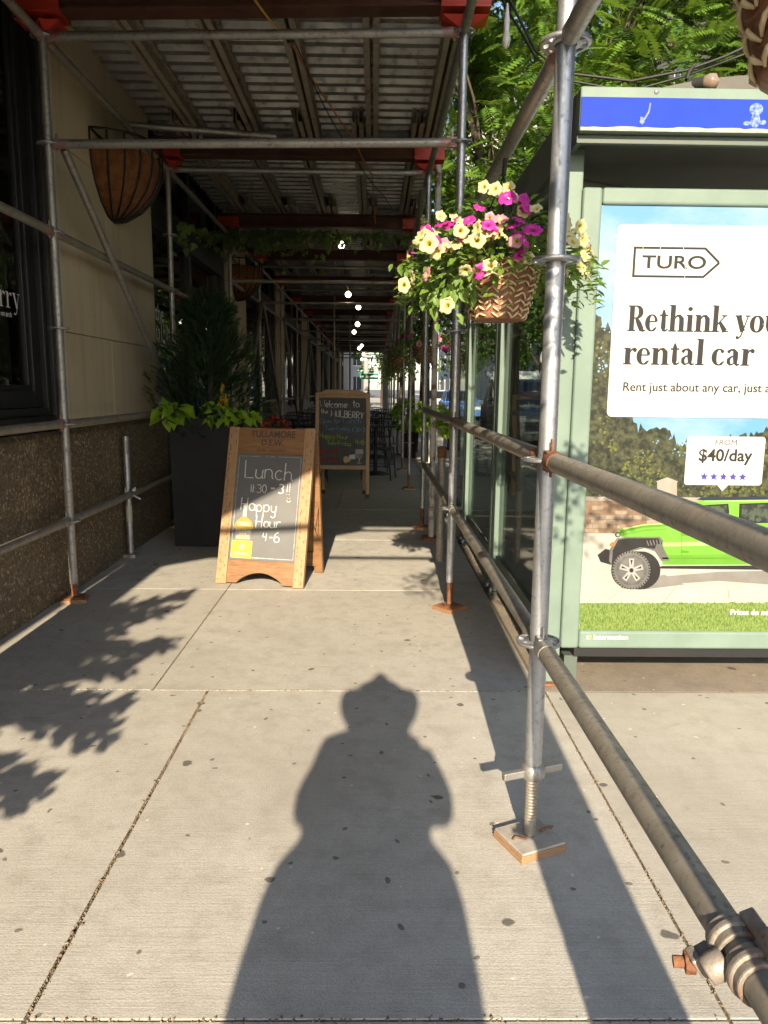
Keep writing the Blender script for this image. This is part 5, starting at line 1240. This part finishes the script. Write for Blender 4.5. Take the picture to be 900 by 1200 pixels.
# ------------------------------------------------------------------ trees
def limb(b,p,d,L,r,depth,tips):
    pts=[V(p)];rs=[r];d=V(d).normalized(); n=6
    for k in range(n): d=(d+rv(.16)+V((0,0,.05))).normalized(); pts.append(pts[-1]+d*L/n); rs.append(r*(1-.55*(k+1)/n))
    b.tube(pts,rs,8 if depth<2 else 5,0)
    if depth>=3: tips.append(pts[-1]); tips.append(pts[3]); return
    for k in range(3 if depth else 4):
        q=random.choice(pts[3:]); limb(b,q,d*.75+rv(.85)+V((0,0,.15)),L*.68,rs[-1]*.85,depth+1,tips)
    limb(b,pts[-1],d,L*.7,rs[-1],depth+1,tips)
def tree(x,y,h,r,label,name='street_tree',leaf=FROND,mat='leafD',n=2600,size=(.25,.4),grp='street trees along the kerb',cz=None,trunk_r=.13,extra=(),lean=(0,0),ell=None,avoid=None):
    t=thing(name,label,'tree',(x,y,0),0,grp); b=MB(); tips=[]
    th=h*.36; b.tube([V((x,y,-.02)),V((x+lean[0]*.3,y,th*.35)),V((x+lean[0],y+lean[1],th))],[trunk_r*1.25,trunk_r,trunk_r*.85],12)
    for k in range(4): a=k*1.57+.6; limb(b,(x+lean[0],y+lean[1],th*.96),(math.cos(a)*.55,math.sin(a)*.55,.9),h*.28,trunk_r*.55,1,tips)
    b.build('trunk',MT['bark'],t)
    cz=cz or h*.66; ex=ell or (r,r,h*.36); T=[]; cl=[]
    while len(cl)<90:
        d=V((random.uniform(-1,1),random.uniform(-1,1),random.uniform(-1,1)))
        if .3<d.length<1: cl.append((V((x+lean[0]+d.x*ex[0],y+lean[1]+d.y*ex[1],cz+d.z*ex[2])),random.uniform(.14,.30)*min(ex)))
    cl+=[(p,.16*min(ex)) for p in tips[:60]]
    for k in range(n):
        c,s=random.choice(cl); p=c+rv(s*random.random()**.4)*1.0
        if avoid and avoid(p): continue
        o=V((p.x-x,p.y-y,.0)); o=o.normalized() if o.length>.1 else rv()
        T.append((p,o*.8+rv(.6)+V((0,0,-.15)),V((0,0,1))+rv(.45),random.uniform(*size)))
    for c,s,m in extra:
        for k in range(m):
            p=V(c)+V((random.gauss(0,s),random.gauss(0,s),random.gauss(0,s*.6)))
            if avoid and avoid(p): continue
            T.append((p,V((random.gauss(0,.7),-.6,-.1+random.gauss(0,.3))),V((0,-.4,1))+rv(.4),random.uniform(*size)))
    scatter('crown',*leaf,T,MT[mat],t); return t
av=lambda p: (p.x<.68 and p.z<4.9) or (p.z<2.75 and p.y<8.2) or (p.y<3.6)
ex=[((1.05,4.6,3.0),.22,46),((.95,5.3,2.95),.25,60),((1.15,6.2,2.95),.3,80),((1.5,5.2,3.3),.35,90),((.95,7.4,2.9),.3,80),((1.3,8.6,2.7),.4,110),((1.9,4.6,3.6),.35,70),((2.8,4.9,3.4),.4,80),((2.3,5.8,3.4),.45,90),((1.0,10.5,2.5),.4,90),((1.1,11.5,3.2),.5,110),((.95,8.2,3.6),.35,80)]
tree(1.82,9.8,8.2,3.0,'honey locust with feathery leaves standing beyond the shelter','locust_tree',FROND,'leafT',7000,(.16,.28),None,4.9,.11,ex,(-.15,-.2),(2.5,4.6,2.6),av)
av2=lambda p: (p.x<.70 and p.z<4.9)
tree(1.75,16.5,8,2.6,'first dark trunked street tree seen past the second right post',leaf=OVATE,n=5200,size=(.13,.22),trunk_r=.12,cz=4.6,ell=(2.4,3.2,2.6),avoid=av2)
tree(1.55,23.5,8,2.4,'second street tree along the kerb, behind the flower baskets',leaf=OVATE,n=3600,size=(.16,.26),trunk_r=.16,cz=4.9,ell=(2.2,3,2.5),avoid=av2)
tree(1.5,31,8,2.4,'third street tree along the kerb',leaf=OVATE,n=3000,size=(.2,.3),trunk_r=.15,cz=5.2,ell=(2.2,3,2.4),avoid=av2)
tree(1.45,40,8,2.4,'fourth street tree along the kerb',leaf=OVATE,n=2600,size=(.22,.34),trunk_r=.15,cz=5.4,ell=(2.2,3,2.4),avoid=av2)
tree(.6,58,8,2.6,'small sunlit tree past the far end of the walkway',leaf=OVATE,n=2200,size=(.25,.4),trunk_r=.14,mat='leafT')
tree(12.6,12,10,4.2,'large street tree across the road behind the shelter roof','street_tree',FROND,'leafD',4200,(.4,.6),'street trees across the road',6.2,.17)
tree(12.4,20,11,4.5,'broad street tree across the road, right of the locust','street_tree',FROND,'leafD',4200,(.45,.7),'street trees across the road',6.8,.18)
tree(5.6,8.0,9.5,3.2,'tall leafy tree rising over the right end of the shelter roof','locust_tree',FROND,'leafD',4600,(.3,.45),None,6.0,.12,(),(0,0),(2.7,3.2,2.9))
for y,l in ((44,'third street tree across the road, before the grey tower'),(58,'fourth street tree across the road'),(76,'fifth street tree across the road'),(98,'sixth street tree across the road, far along')): tree(12.5,y,9,3.5,l,leaf=OVATE,n=2400,size=(.3,.5),grp='street trees across the road',trunk_r=.15)

# ------------------------------------------------------------------ greenery along the right edge of the walkway
def trough(x0,x1,y0,y1,z,label,mat='plwhite'):
    return planter(x0,x1,y0,y1,z,label,mat)
trough(.96,1.24,13.4,13.85,.62,'pale square planter with lime foliage near the white chipped tube')
vine('lime_shrub','lime leaved plant growing in the pale planter',[((1.10,13.5,.84),.28,.22,.17),((.84,13.6,.74),.2,.2,.14),((1.3,13.4,.72),.16,.14,.2)],150,size=(.06,.11))
trough(.55,.85,14.4,14.9,.5,'dark planter with lime foliage, further along the shed','planter')
vine('lime_shrub','lime leaved plant in the dark planter further along the shed',[((.70,14.6,.80),.34,.25,.28)],240,size=(.07,.13))
def far_basket(x,y,z,lab,fl,sc=1.0,lp='trailing plant'):
    woven((x,y),z,label=lab,hook_x=x,hook_z=z+.62,cols=14,rows=5)
    F=[]
    for k in range(fl):
        a=random.uniform(0,6.28); d=V((math.cos(a),-abs(math.sin(a)),random.uniform(-.3,1))).normalized(); F.append((random.choice('mpmc'),V((x+d.x*.36*sc,y+d.y*.33*sc,z+.22+d.z*.18)),d,1.0))
    petunia((x,y),z+.2,lp,F,n=620,rx=.42*sc,up=.3,trail=[(x-.25,y-.1,z-.15,60,.08),(x+.2,y-.15,z-.1,60,.08)])
far_basket(.60,9.3,1.62,'wicker basket under purple flowers at the third right post',14,.9,'purple flowered plant in the basket at the third right post')
far_basket(.40,12.3,1.62,'wicker basket hidden under dark greenery at the fourth right post',4,1.0,'dark green trailing plant at the fourth right post')
far_basket(.40,15.2,1.62,'wicker basket with sparse flowers at the fifth right post',4,1.0,'trailing plant at the fifth right post')
far_basket(.42,21.0,1.65,'farthest wicker basket along the right posts',3,1.1,'farthest trailing plant along the right posts')

# ------------------------------------------------------------------ cafe furniture
def chair():
    t=thing('cafe_chair','','chair',local=True); m=MT['ironb']
    s=MB(); s.box(-.20,.20,-.20,.20,.435,.455)
    s.build('seat',m,t,bevel=.006)
    b=MB(); b.tube([(-.19,.19,.44),(-.20,.23,.70),(-.17,.25,.84),(0,.265,.86),(.17,.25,.84),(.20,.23,.70),(.19,.19,.44)],.011,8)
    for x in (-.11,-.055,0,.055,.11): b.tube([(x,.20,.45),(x,.255,.845)],.006,6)
    b.build('backrest',m,t)
    for sx in (-1,1):
        for sy in (-1,1): q=MB(); q.tube([(sx*.18,sy*.18,.435),(sx*.215,sy*.215,0)],.011,8); q.build('leg',m,t)
    q=MB(); q.tube([(-.19,-.19,.2),(.19,-.19,.2)],.007,6); q.tube([(-.19,.19,.2),(.19,.19,.2)],.007,6); q.build('stretcher',m,t)
    return t
def table(x,y,label):
    t=thing('cafe_table',label,'table',(x,y,0),0,'cafe tables under the shed',local=True); m=MT['ironb']
    q=MB(); q.lathe([(0,.735),(.34,.735),(.35,.745),(.34,.755),(0,.755)],(0,0,0),28); q.build('tabletop',m,t)
    q=MB(); q.tube([(0,0,.05),(0,0,.733)],.03,12); q.build('column',m,t)
    q=MB(); q.lathe([(0,.05),(.05,.05),(.23,.015),(.24,0)],(0,0,0),20); q.build('foot',m,t)
ch=chair(); first=True
tabs=[(.02,11.6,'cafe table right of the welcome board'),(-.95,11.4,'cafe table behind the welcome board'),(-1.45,13.6,'cafe table along the left wall'),(.02,14.6,'second cafe table by the right posts'),(-1.4,17.2,'far cafe table along the left wall'),(.05,18.2,'far cafe table by the right posts')]
desc=['near','far']
for i,(x,y,l) in enumerate(tabs):
    table(x,y,l)
    for k,(dx,dy,rz) in enumerate(((.05,-.62,math.pi),(-.03,.62,0))):
        o=ch if first else copy_tree(ch); first=False
        o.location=(x+dx,y+dy,0); o.rotation_euler.z=rz+random.uniform(-.3,.3)
        o['label']='dark metal chair on the %s side of the %s'%(desc[k],l.replace('cafe ','',1)); o['group']='dark metal cafe chairs'
# ------------------------------------------------------------------ street: hydrant, cars, signs
t=thing('fire_hydrant','rusty red fire hydrant at the kerb','hydrant',(2.62,33,0))
b=MB(); b.lathe([(0,0),(.17,0),(.17,.05),(.12,.06),(.12,.52),(.15,.54),(.15,.58),(.12,.62),(.08,.70),(0,.73)],(2.62,33,0),20); b.build('barrel',MT['hydrant'],t)
for d in ((1,0,0),(-1,0,0),(0,-1,0)): b=MB(); b.lathe([(.06,.1),(.06,.17),(.075,.17),(.075,.21),(0,.215)],(2.62,33,.44),12,axis=d); b.build('outlet',MT['hydrant'],t)
b=MB(); b.lathe([(0,0),(.03,0),(.03,.06),(0,.06)],(2.62,33,.73),5); b.build('bonnet_nut',MT['hydrant'],t)
def car(label,x,y,rz,paint,suv=False,hatch=False,name='parked_car',grp='cars parked along the kerb'):
    t=thing(name,label,'car',(x,y,-.14),rz,grp,local=True)
    L=4.7 if suv else 4.5; w=.93 if suv else .88; zb=.28 if suv else .22; zs=1.05 if suv else .86; zr=1.74 if suv else 1.43; wr=.37 if suv else .32
    y0,y1=-L/2,L/2; wy=(y0+.88,y1-.92)
    pr=[(y0,zb+.1),(y0+.05,zb)]
    for c in wy: pr+=[(c+(wr+.06)*math.cos(R(180-k*22.5)),max(zb,wr+(wr+.06)*math.sin(R(180-k*22.5)))) for k in range(9)]
    pr+=[(y1-.05,zb),(y1,zb+.15),(y1-.02,zs-.1),(y1-.1,zs),(y0+1.35,zs),(y0+.9,zs-.03),(y0+.2,zs-.13),(y0+.02,zs-.25)]
    b=MB(); b.prism(pr,lambda u,ww,n:V((n*(1-.05*max(0,ww-.5)),u,ww)),-w,w); b.build('body',MT[paint],t,bevel=.035,seg=3)
    f0,f1=y0+1.25,(y1-.15 if suv else y1-.75); r0,r1=f0+.75,(y1-.35 if suv else y1-1.35)
    b=MB(); wt=w*.78
    b.add([(-w*.95,f0,zs-.01),(w*.95,f0,zs-.01),(w*.95,f1,zs-.01),(-w*.95,f1,zs-.01),(-wt,r0,zr),(wt,r0,zr),(wt,r1,zr),(-wt,r1,zr)],[(3,2,1,0),(4,5,6,7),(0,1,5,4),(1,2,6,5),(2,3,7,6),(3,0,4,7)]); b.build('cabin',MT[paint],t,bevel=.04,seg=3)
    def onside(sx,qs,nm):
        b=MB(); P=[]
        for yy,q in qs:
            z=zs+(zr-zs)*q; xx=sx*(w*.95+(wt-w*.95)*q+.006); P.append((xx,yy,z))
        b.add(P,[tuple(range(len(P)))]); b.build(nm,MT['carglass'],t)
    for sx in (-1,1):
        onside(sx,[(f0+.22,.08),(f0+(r0-f0)*.88+.12,.88),(f0+1.25,.88),(f0+1.25,.08)],'side_window'); onside(sx,[(f0+1.32,.08),(f0+1.32,.88),(f0+2.1,.88),(f0+2.2,.08)],'side_window')
        if suv: onside(sx,[(f0+2.28,.08),(f0+2.18,.88),(r1-.1,.88),(f1-.3,.08)],'side_window')
        b=MB(); b.box(sx*w-.02 if sx<0 else w-.03,sx*w+.03 if sx<0 else w+.02,y0+.0,y0+.0,0,0) if False else None
        b.obox((sx*(w+.06),f0+.35,zs+.06),(.09,0,0),(0,.05,0),(0,0,.06)); b.build('wing_mirror',MT[paint],t,bevel=.02)
        b=MB(); b.obox((sx*(w-.25),y0+.07,zs-.27),(.20,.0,0),(0,.06,0),(0,0,.075)); b.build('headlight',MT['lamp'],t,bevel=.02)
        b=MB(); b.obox((sx*(w-.14),y1-.03,zs-.2),(.12,0,0),(0,.03,0),(0,0,.13)); b.build('tail_light',MT['tail'],t,bevel=.015)
        for c in wy:
            b=MB(); b.lathe([(wr*.62,-.10),(wr*.95,-.11),(wr,-.07),(wr,.07),(wr*.95,.11),(wr*.62,.10)],(sx*(w-.11),c,wr),24,axis=(1,0,0)); o=b.build('wheel',MT['tyre'],t)
            b=MB(); b.lathe([(0,.09),(wr*.2,.10),(wr*.62,.085),(wr*.64,.06)],(sx*(w-.11),c,wr),20,axis=(sx,0,0))
            b.build('rim',MT['rim'],o)
    def face(P,nm): b=MB(); b.add(P,[(0,1,2,3)]); b.build(nm,MT['carglass'],t)
    d=V((0,r0-f0,zr-zs)); nn=V((0,-(zr-zs),r0-f0)).normalized()*.006
    fx=lambda u,q: V((u*(w*.95+(wt-w*.95)*q)*.92,f0+(r0-f0)*q,zs+(zr-zs)*q))+nn
    face([fx(-1,.08),fx(1,.08),fx(1,.9),fx(-1,.9)],'windscreen')
    nb=V((0,(zr-zs),f1-r1)).normalized()*.006; bx_=lambda u,q: V((u*(w*.95+(wt-w*.95)*q)*.9,f1+(r1-f1)*q,zs+(zr-zs)*q))+nb
    face([bx_(-1,.12),bx_(1,.12),bx_(1,.88),bx_(-1,.88)],'rear_window')
    b=MB(); b.box(-w*.55,w*.55,y0-.012,y0+.05,zb+.22,zs-.32); b.build('grille',MT['rubber'],t,bevel=.01)
    b=MB(); b.box(-w*.97,w*.97,y0-.05,y0+.12,zb-.02,zb+.17); b.build('front_bumper',MT['rubber' if suv else paint],t,bevel=.03)
    if hatch:
        b=MB(); b.tube([(-.75,r1,zr+.02),(-.75,r1+.45,zr+.26),(-.7,r1+.95,zr+.22),(.7,r1+.95,zr+.22),(.75,r1+.45,zr+.26),(.75,r1,zr+.02)],.05,8); b.add([(-.72,r1,zr+.03),(.72,r1,zr+.03),(.72,r1+.45,zr+.27),(-.72,r1+.45,zr+.27),(.68,r1+.93,zr+.23),(-.68,r1+.93,zr+.23)],[(0,1,2,3),(3,2,4,5)]); b.build('open_tailgate',MT['carwhite'],t)
    return t
car('dark grey off road car with raised tailgate, seen through the shelter glass',4.05,20.0,0,'cardark',True,True)
car('silver car parked nose first ahead of the dark car',4.05,9.0,0,'cargrey',False)
car('white car parked far down the street',4.05,48,0,'carwhite',False)
car('blue car parked next to the hydrant',4.3,38.5,0,'carblue',False)
car('white van like car across the road',10.0,30,math.pi,'carwhite',True,grp='cars parked across the road')
car('dark car across the road seen through the shelter glass',10.0,21,math.pi,'cardark',False,grp='cars parked across the road')
def sign(x,y,z,label,body,w,h,name='street_sign'):
    t=thing(name,label,'sign',(x,y,0)); b=MB(); b.tube([(x,y,0),(x,y,z+h)],.05,10); b.build('pole',MT['galv2'],t)
    b=MB(); b.box(x-w/2,x+w/2,y-.07,y-.055,z,z+h); o=b.build('sign_plate',MT['sgreen'],t)
    b=MB(); b.box(x-w/2+.04,x+w/2-.04,y-.0725,y-.0705,z+h*.4,z+h*.6); b.build('white_stripe',MT['white2'],o)
sign(-.35,46,1.9,'green street name sign on a pole past the walkway end',None,1.1,.35)
sign(-.75,62,2.6,'smaller green street sign farther beyond the walkway end',None,1.3,.4)
t=thing('parking_sign','round white parking sign seen through the shelter glass','sign',(3.2,19,0))
b=MB(); b.tube([(2.75,12.0,0),(2.75,12.0,2.2)],.025,8); b.build('pole',MT['galv2'],t); b=MB(); b.lathe([(0,0),(.16,0),(.16,.012),(0,.012)],(2.75,11.96,1.82),24,axis=(0,-1,0)); b.build('sign_plate',MT['white2'],t)
t=thing('traffic_pole','pale tall lamp pole beyond the walkway end','lamp post',(-.6,52,0)); b=MB(); b.tube([(-.6,52,0),(-.6,52,7)],[.22,.12],12); b.build('pole',MT['white'],t); b=MB(); b.tube([(-.6,52,6.9),(.4,52,7.2),(1.6,52,7.2)],.05,8); b.build('arm',MT['white'],t)

# ------------------------------------------------------------------ buildings across and at the end of the street
def tower(x0,x1,y0,y1,h,mat,label,nx,ny,nz,ww=1.5,wh=1.9,z0=1.2):
    t=thing('office_building',label,'building',((x0+x1)/2,(y0+y1)/2,0)); b=MB(); b.box(x0,x1,y0,y1,-.2,h); b.box(x0-.25,x1+.25,y0-.25,y1+.25,h+.002,h+.6)
    for k in range(1,nz): b.box(x0-.12,x0-.002,y0-.12,y1+.12,z0+(h-z0)*k/nz-.35,z0+(h-z0)*k/nz-.1); b.box(x0-.001,x1+.12,y0-.12,y0-.002,z0+(h-z0)*k/nz-.35,z0+(h-z0)*k/nz-.1)
    b.build('wall',MT[mat],t)
    proto={}
    def win(loc,ax):
        if ax not in proto:
            q=MB()
            if ax=='x': q.box(-.03,.06,-ww/2,ww/2,0,wh); fr=((-.08,-.031,-ww/2-.08,-ww/2,-.08,wh+.08),(-.08,-.031,ww/2,ww/2+.08,-.08,wh+.08),(-.08,-.031,-ww/2,ww/2,-.10,-.0),(-.07,-.031,-.03,.03,.001,wh-.001))
            else: q.box(-ww/2,ww/2,-.03,.06,0,wh); fr=((-ww/2-.08,-ww/2,-.08,-.031,-.08,wh+.08),(ww/2,ww/2+.08,-.08,-.031,-.08,wh+.08),(-ww/2,ww/2,-.08,-.031,-.10,0),(-.03,.03,-.07,-.031,.001,wh-.001))
            me=q.build('window',MT['farglass'],t,local=False)
            # rebuild the mesh in window-local coordinates with its frame
            bpy.data.objects.remove(me); q2=MB(); q2.v,q2.f,q2.m,q2.s=q.v,q.f,q.m[:],q.s
            for r_ in fr: q2.box(*r_,1)
            o=q2.build('window',[MT['farglass'],MT['white2']],None,local=True); o.parent=t; proto[ax]=o; first=True
        else: o=proto[ax].copy(); COL.objects.link(o); o.parent=t
        o.location=V(loc)-ORG[t.name]
    for k in range(nz):
        z=z0+(h-z0)*k/nz
        for j in range(ny): win((x0,y0+(y1-y0)*(j+.5)/ny,z),'x')
        for j in range(nx): win((x0+(x1-x0)*(j+.5)/nx,y0,z),'y')
tower(15.2,28,-6,27,13,'brickf','brown brick building across the road behind the shelter',2,7,4)
tower(15.2,30,29,47,30,'tan','tall tan building across the road, glimpsed through the leaves',4,4,8)
tower(14.8,30,50,86,24,'grey','grey office building farther along across the road',3,7,6)
tower(12.5,34,120,150,46,'white','pale high rise closing the street on the right',4,3,10)
tower(-16,-1.2,112,130,26,'white','pale building beyond the end of the walkway',5,2,7)
tower(-14,-2.6,56,92,17,'grey','grey building continuing the left side past the restaurant',3,6,5)
# ------------------------------------------------------------------ the photographer and a leafy basket behind the camera
t=thing('trailing_plant','leafy trailing plant hanging behind the camera by the left post','plant',(-1.5,.2,1.4))
T=[];b=MB()
br=[((-1.86,.2,1.80),(-1.28,.2,2.12),90),((-1.86,.25,1.70),(-1.30,.2,1.95),90),((-1.86,.2,1.55),(-1.12,.2,1.66),110),((-1.86,.2,1.45),(-1.2,.25,1.48),100),((-1.86,.2,1.35),(-1.04,.2,1.17),110),((-1.86,.2,1.3),(-1.10,.25,1.28),100),((-1.86,.2,1.15),(-1.12,.2,.98),90),((-1.86,.2,1.1),(-1.4,.25,.82),90),((-1.86,.2,1.5),(-1.5,.2,1.2),110),((-1.86,.2,1.8),(-1.5,.2,1.6),110),((-1.86,.2,1.1),(-1.5,.2,.95),80),((-1.8,.2,1.4),(-1.45,.2,1.75),90)]
for p0,p1,nn_ in br:
    p0=V(p0);p1=V(p1); b.tube([p0,p0.lerp(p1,.5)+V((0,0,.03)),p1],.005,5); d=(p1-p0).normalized()
    for k in range(int(nn_*1.5)):
        q=random.random(); p=p0.lerp(p1,q)+rv(.03); s=random.choice((-1,1))
        if p.x<-1.80: continue
        T.append((p,d*.8+V((0,random.gauss(0,.3),s*.8)),V((0,-1,.2))+rv(.3),random.uniform(.055,.105)*(1.1-.35*q)))
for k in range(420):
    z=random.uniform(.95,2.0); x=random.uniform(-1.82,-1.42-.12*abs(math.sin(z*7))); T.append((V((x,.2+random.gauss(0,.05),z)),rv()+V((.5,0,.2)),V((0,-1,.2))+rv(.4),random.uniform(.05,.10)))
b.build('stems',MT['stem'],t); scatter('leaves',*OVATE,T,MT['leafP'],t)
PXY=(-.05,-.36)
ph=thing('person','person in a loose blue dress with a topknot holding up a phone, behind the camera','person',(PXY[0],PXY[1],0),local=True)
def skin_obj(name,vs,es,rad,mat,parent,sub=2):
    me=bpy.data.meshes.new(name); me.from_pydata(vs,es,[]); me.materials.append(mat)
    o=bpy.data.objects.new(name,me); COL.objects.link(o); o.parent=parent
    o.modifiers.new('skin','SKIN'); 
    for i,r in enumerate(rad): me.skin_vertices[0].data[i].radius=(r,r) if not isinstance(r,tuple) else r
    me.skin_vertices[0].data[0].use_root=True
    s=o.modifiers.new('sub','SUBSURF'); s.levels=sub; s.render_levels=sub
    for p in me.polygons: p.use_smooth=True
    return o
vs=[(0,0,.92)];es=[];rad=[(.15,.11)]
def ch_(par,pts):
    for p,r in pts:
        vs.append(p); rad.append(r); es.append((par,len(vs)-1)); par=len(vs)-1
    return par
c_=ch_(0,[((0,.0,1.05),(.125,.095)),((0,.0,1.22),(.15,.105)),((0,-.0,1.34),(.13,.09))]); nk=ch_(c_,[((0,.01,1.43),.052),((0,.02,1.50),.07),((0,.03,1.57),(.078,.095)),((0,.025,1.64),(.065,.08))])
for s in (-1,1):
    sh_=ch_(c_,[((s*.165,0,1.345),.058),((s*.215,.0,1.24),.047),((s*.215,.03,1.165),.032),((s*.15,.14,1.18),.030),((s*.085,.25,1.22),.026),((s*.068,.285,1.255),(.030,.018))])
    for k in range(4): ch_(sh_,[((s*(.062-.004*k),.302,1.268+.018*k),.0085),((s*(.045-.002*k),.318,1.275+.02*k),.008),((s*(.030),.320,1.280+.021*k),.0075)])
    ch_(sh_,[((s*.058,.276,1.268),.009),((s*.040,.285,1.285),.0085),((s*.028,.290,1.296),.008)])
    ch_(0,[((s*.09,0,.82),.085),((s*.095,.02,.50),.052),((s*.10,.0,.28),.046),((s*.10,-.02,.10),.034),((s*.10,.03,.05),.038),((s*.11,.13,.03),.028)])
skin_obj('body',vs,es,rad,MT['skin'],ph)
d=MB(); d.lathe([(.075,1.455),(.13,1.445),(.182,1.42),(.20,1.36),(.205,1.25),(.192,1.125),(.245,1.06),(.262,1.0),(.272,.90),(.276,.80),(.278,.60),(.28,.46),(.27,.46),(.25,.8),(.17,1.1)],(-.02,0,0),36,sy=.62); d.build('dress',MT['cloth'],ph)
d=MB()
for s in (-1,1): d.tube([(s*.15,0,1.37),(s*.185,0,1.27),(s*.196,.01,1.205),(s*.175,.05,1.185)],[.055,.06,.056,.048],14)
d.build('sleeves',MT['cloth'],ph)
d=MB(); d.lathe([(.0,1.75),(.012,1.742),(.036,1.712),(.064,1.674),(.10,1.664),(.148,1.650),(.164,1.62),(.166,1.585),(.15,1.53),(.12,1.48),(.122,1.44),(.10,1.415)],(.005,-.005,0),28,a0=math.pi*.95,a1=math.pi*2.05,sy=.75); d.lathe([(.0,1.75),(.012,1.742),(.036,1.712),(.064,1.674),(.09,1.664),(.095,1.65)],(.005,.01,0),28); d.build('hair',MT['hair'],ph)
for s in (-1,1):
    d=MB(); d.lathe([(0,-.011),(.009,-.006),(.011,0),(.009,.006),(0,.011)],(s*.031,.117,1.575),10); d.build('eye',MT['white2'],ph); 
    d=MB(); d.tube([(s*.012,.125,1.492),(s*.026,.118,1.495)],[.005,.003],6); d.tube([(0,.127,1.49),(s*.012,.125,1.492)],[.006,.005],6); d.build('lip',MT['pinkp'],ph)
    d=MB(); d.lathe([(0,-.012),(.02,-.008),(.024,.0),(.016,.01),(0,.012)],(s*.088,.02,1.55),10,axis=(1,0,0)); d.build('ear',MT['skin'],ph)
d=MB(); d.tube([(0,.115,1.575),(0,.140,1.535),(0,.118,1.522)],[.007,.013,.008],8); d.build('nose',MT['skin'],ph)
for s in (-1,1):
    d=MB(); d.add([(s*.10-.045,-.075,.0),(s*.10+.045,-.075,0),(s*.115+.05,.17,0),(s*.115-.05,.17,0),(s*.10-.04,-.07,.07),(s*.10+.04,-.07,.07),(s*.115+.042,.15,.045),(s*.115-.042,.15,.045)],[(3,2,1,0),(4,5,6,7),(0,1,5,4),(1,2,6,5),(2,3,7,6),(3,0,4,7)]); d.build('shoe',MT['cloth'],ph,bevel=.015)
b=MB(); b.box(-.088,-.006,-.045,-.037,1.245,1.330); tag(b.build('mobile_phone',MT['phone'],bevel=.003),'dark phone held up by the person behind the camera','phone')

# ------------------------------------------------------------------ light
EL,AZ=R(25.5),R(1.3)
dsun=V((math.sin(AZ)*math.cos(EL),math.cos(AZ)*math.cos(EL),-math.sin(EL)))
sl=bpy.data.lights.new('sun','SUN'); sl.energy=4.95; sl.angle=R(.55); sl.color=(1,.84,.61)
so=bpy.data.objects.new('sun',sl); COL.objects.link(so); so.rotation_mode='QUATERNION'; so.rotation_quaternion=dsun.to_track_quat('-Z','Y'); so.location=(0,-10,20)
w=bpy.data.worlds.new('World'); scene.world=w; w.use_nodes=True; nt=w.node_tree
sky=nt.nodes.new('ShaderNodeTexSky'); sky.sky_type='NISHITA'; sky.sun_disc=False; sky.sun_elevation=EL; sky.sun_rotation=math.pi+AZ
bg=nt.nodes['Background']; nt.links.new(sky.outputs[0],bg.inputs[0]); bg.inputs[1].default_value=.125
scene.view_settings.view_transform='Standard'; scene.view_settings.look='None'; scene.view_settings.exposure=1.27; scene.view_settings.gamma=1; scene.view_settings.use_curve_mapping=False
scene.render.engine='CYCLES'; cy=scene.cycles
cy.use_denoising=True; cy.max_bounces=7; cy.diffuse_bounces=4; cy.glossy_bounces=3; cy.transmission_bounces=4; cy.transparent_max_bounces=10; cy.sample_clamp_indirect=6; cy.use_adaptive_sampling=True; cy.adaptive_threshold=.02; cy.caustics_reflective=False; cy.caustics_refractive=False
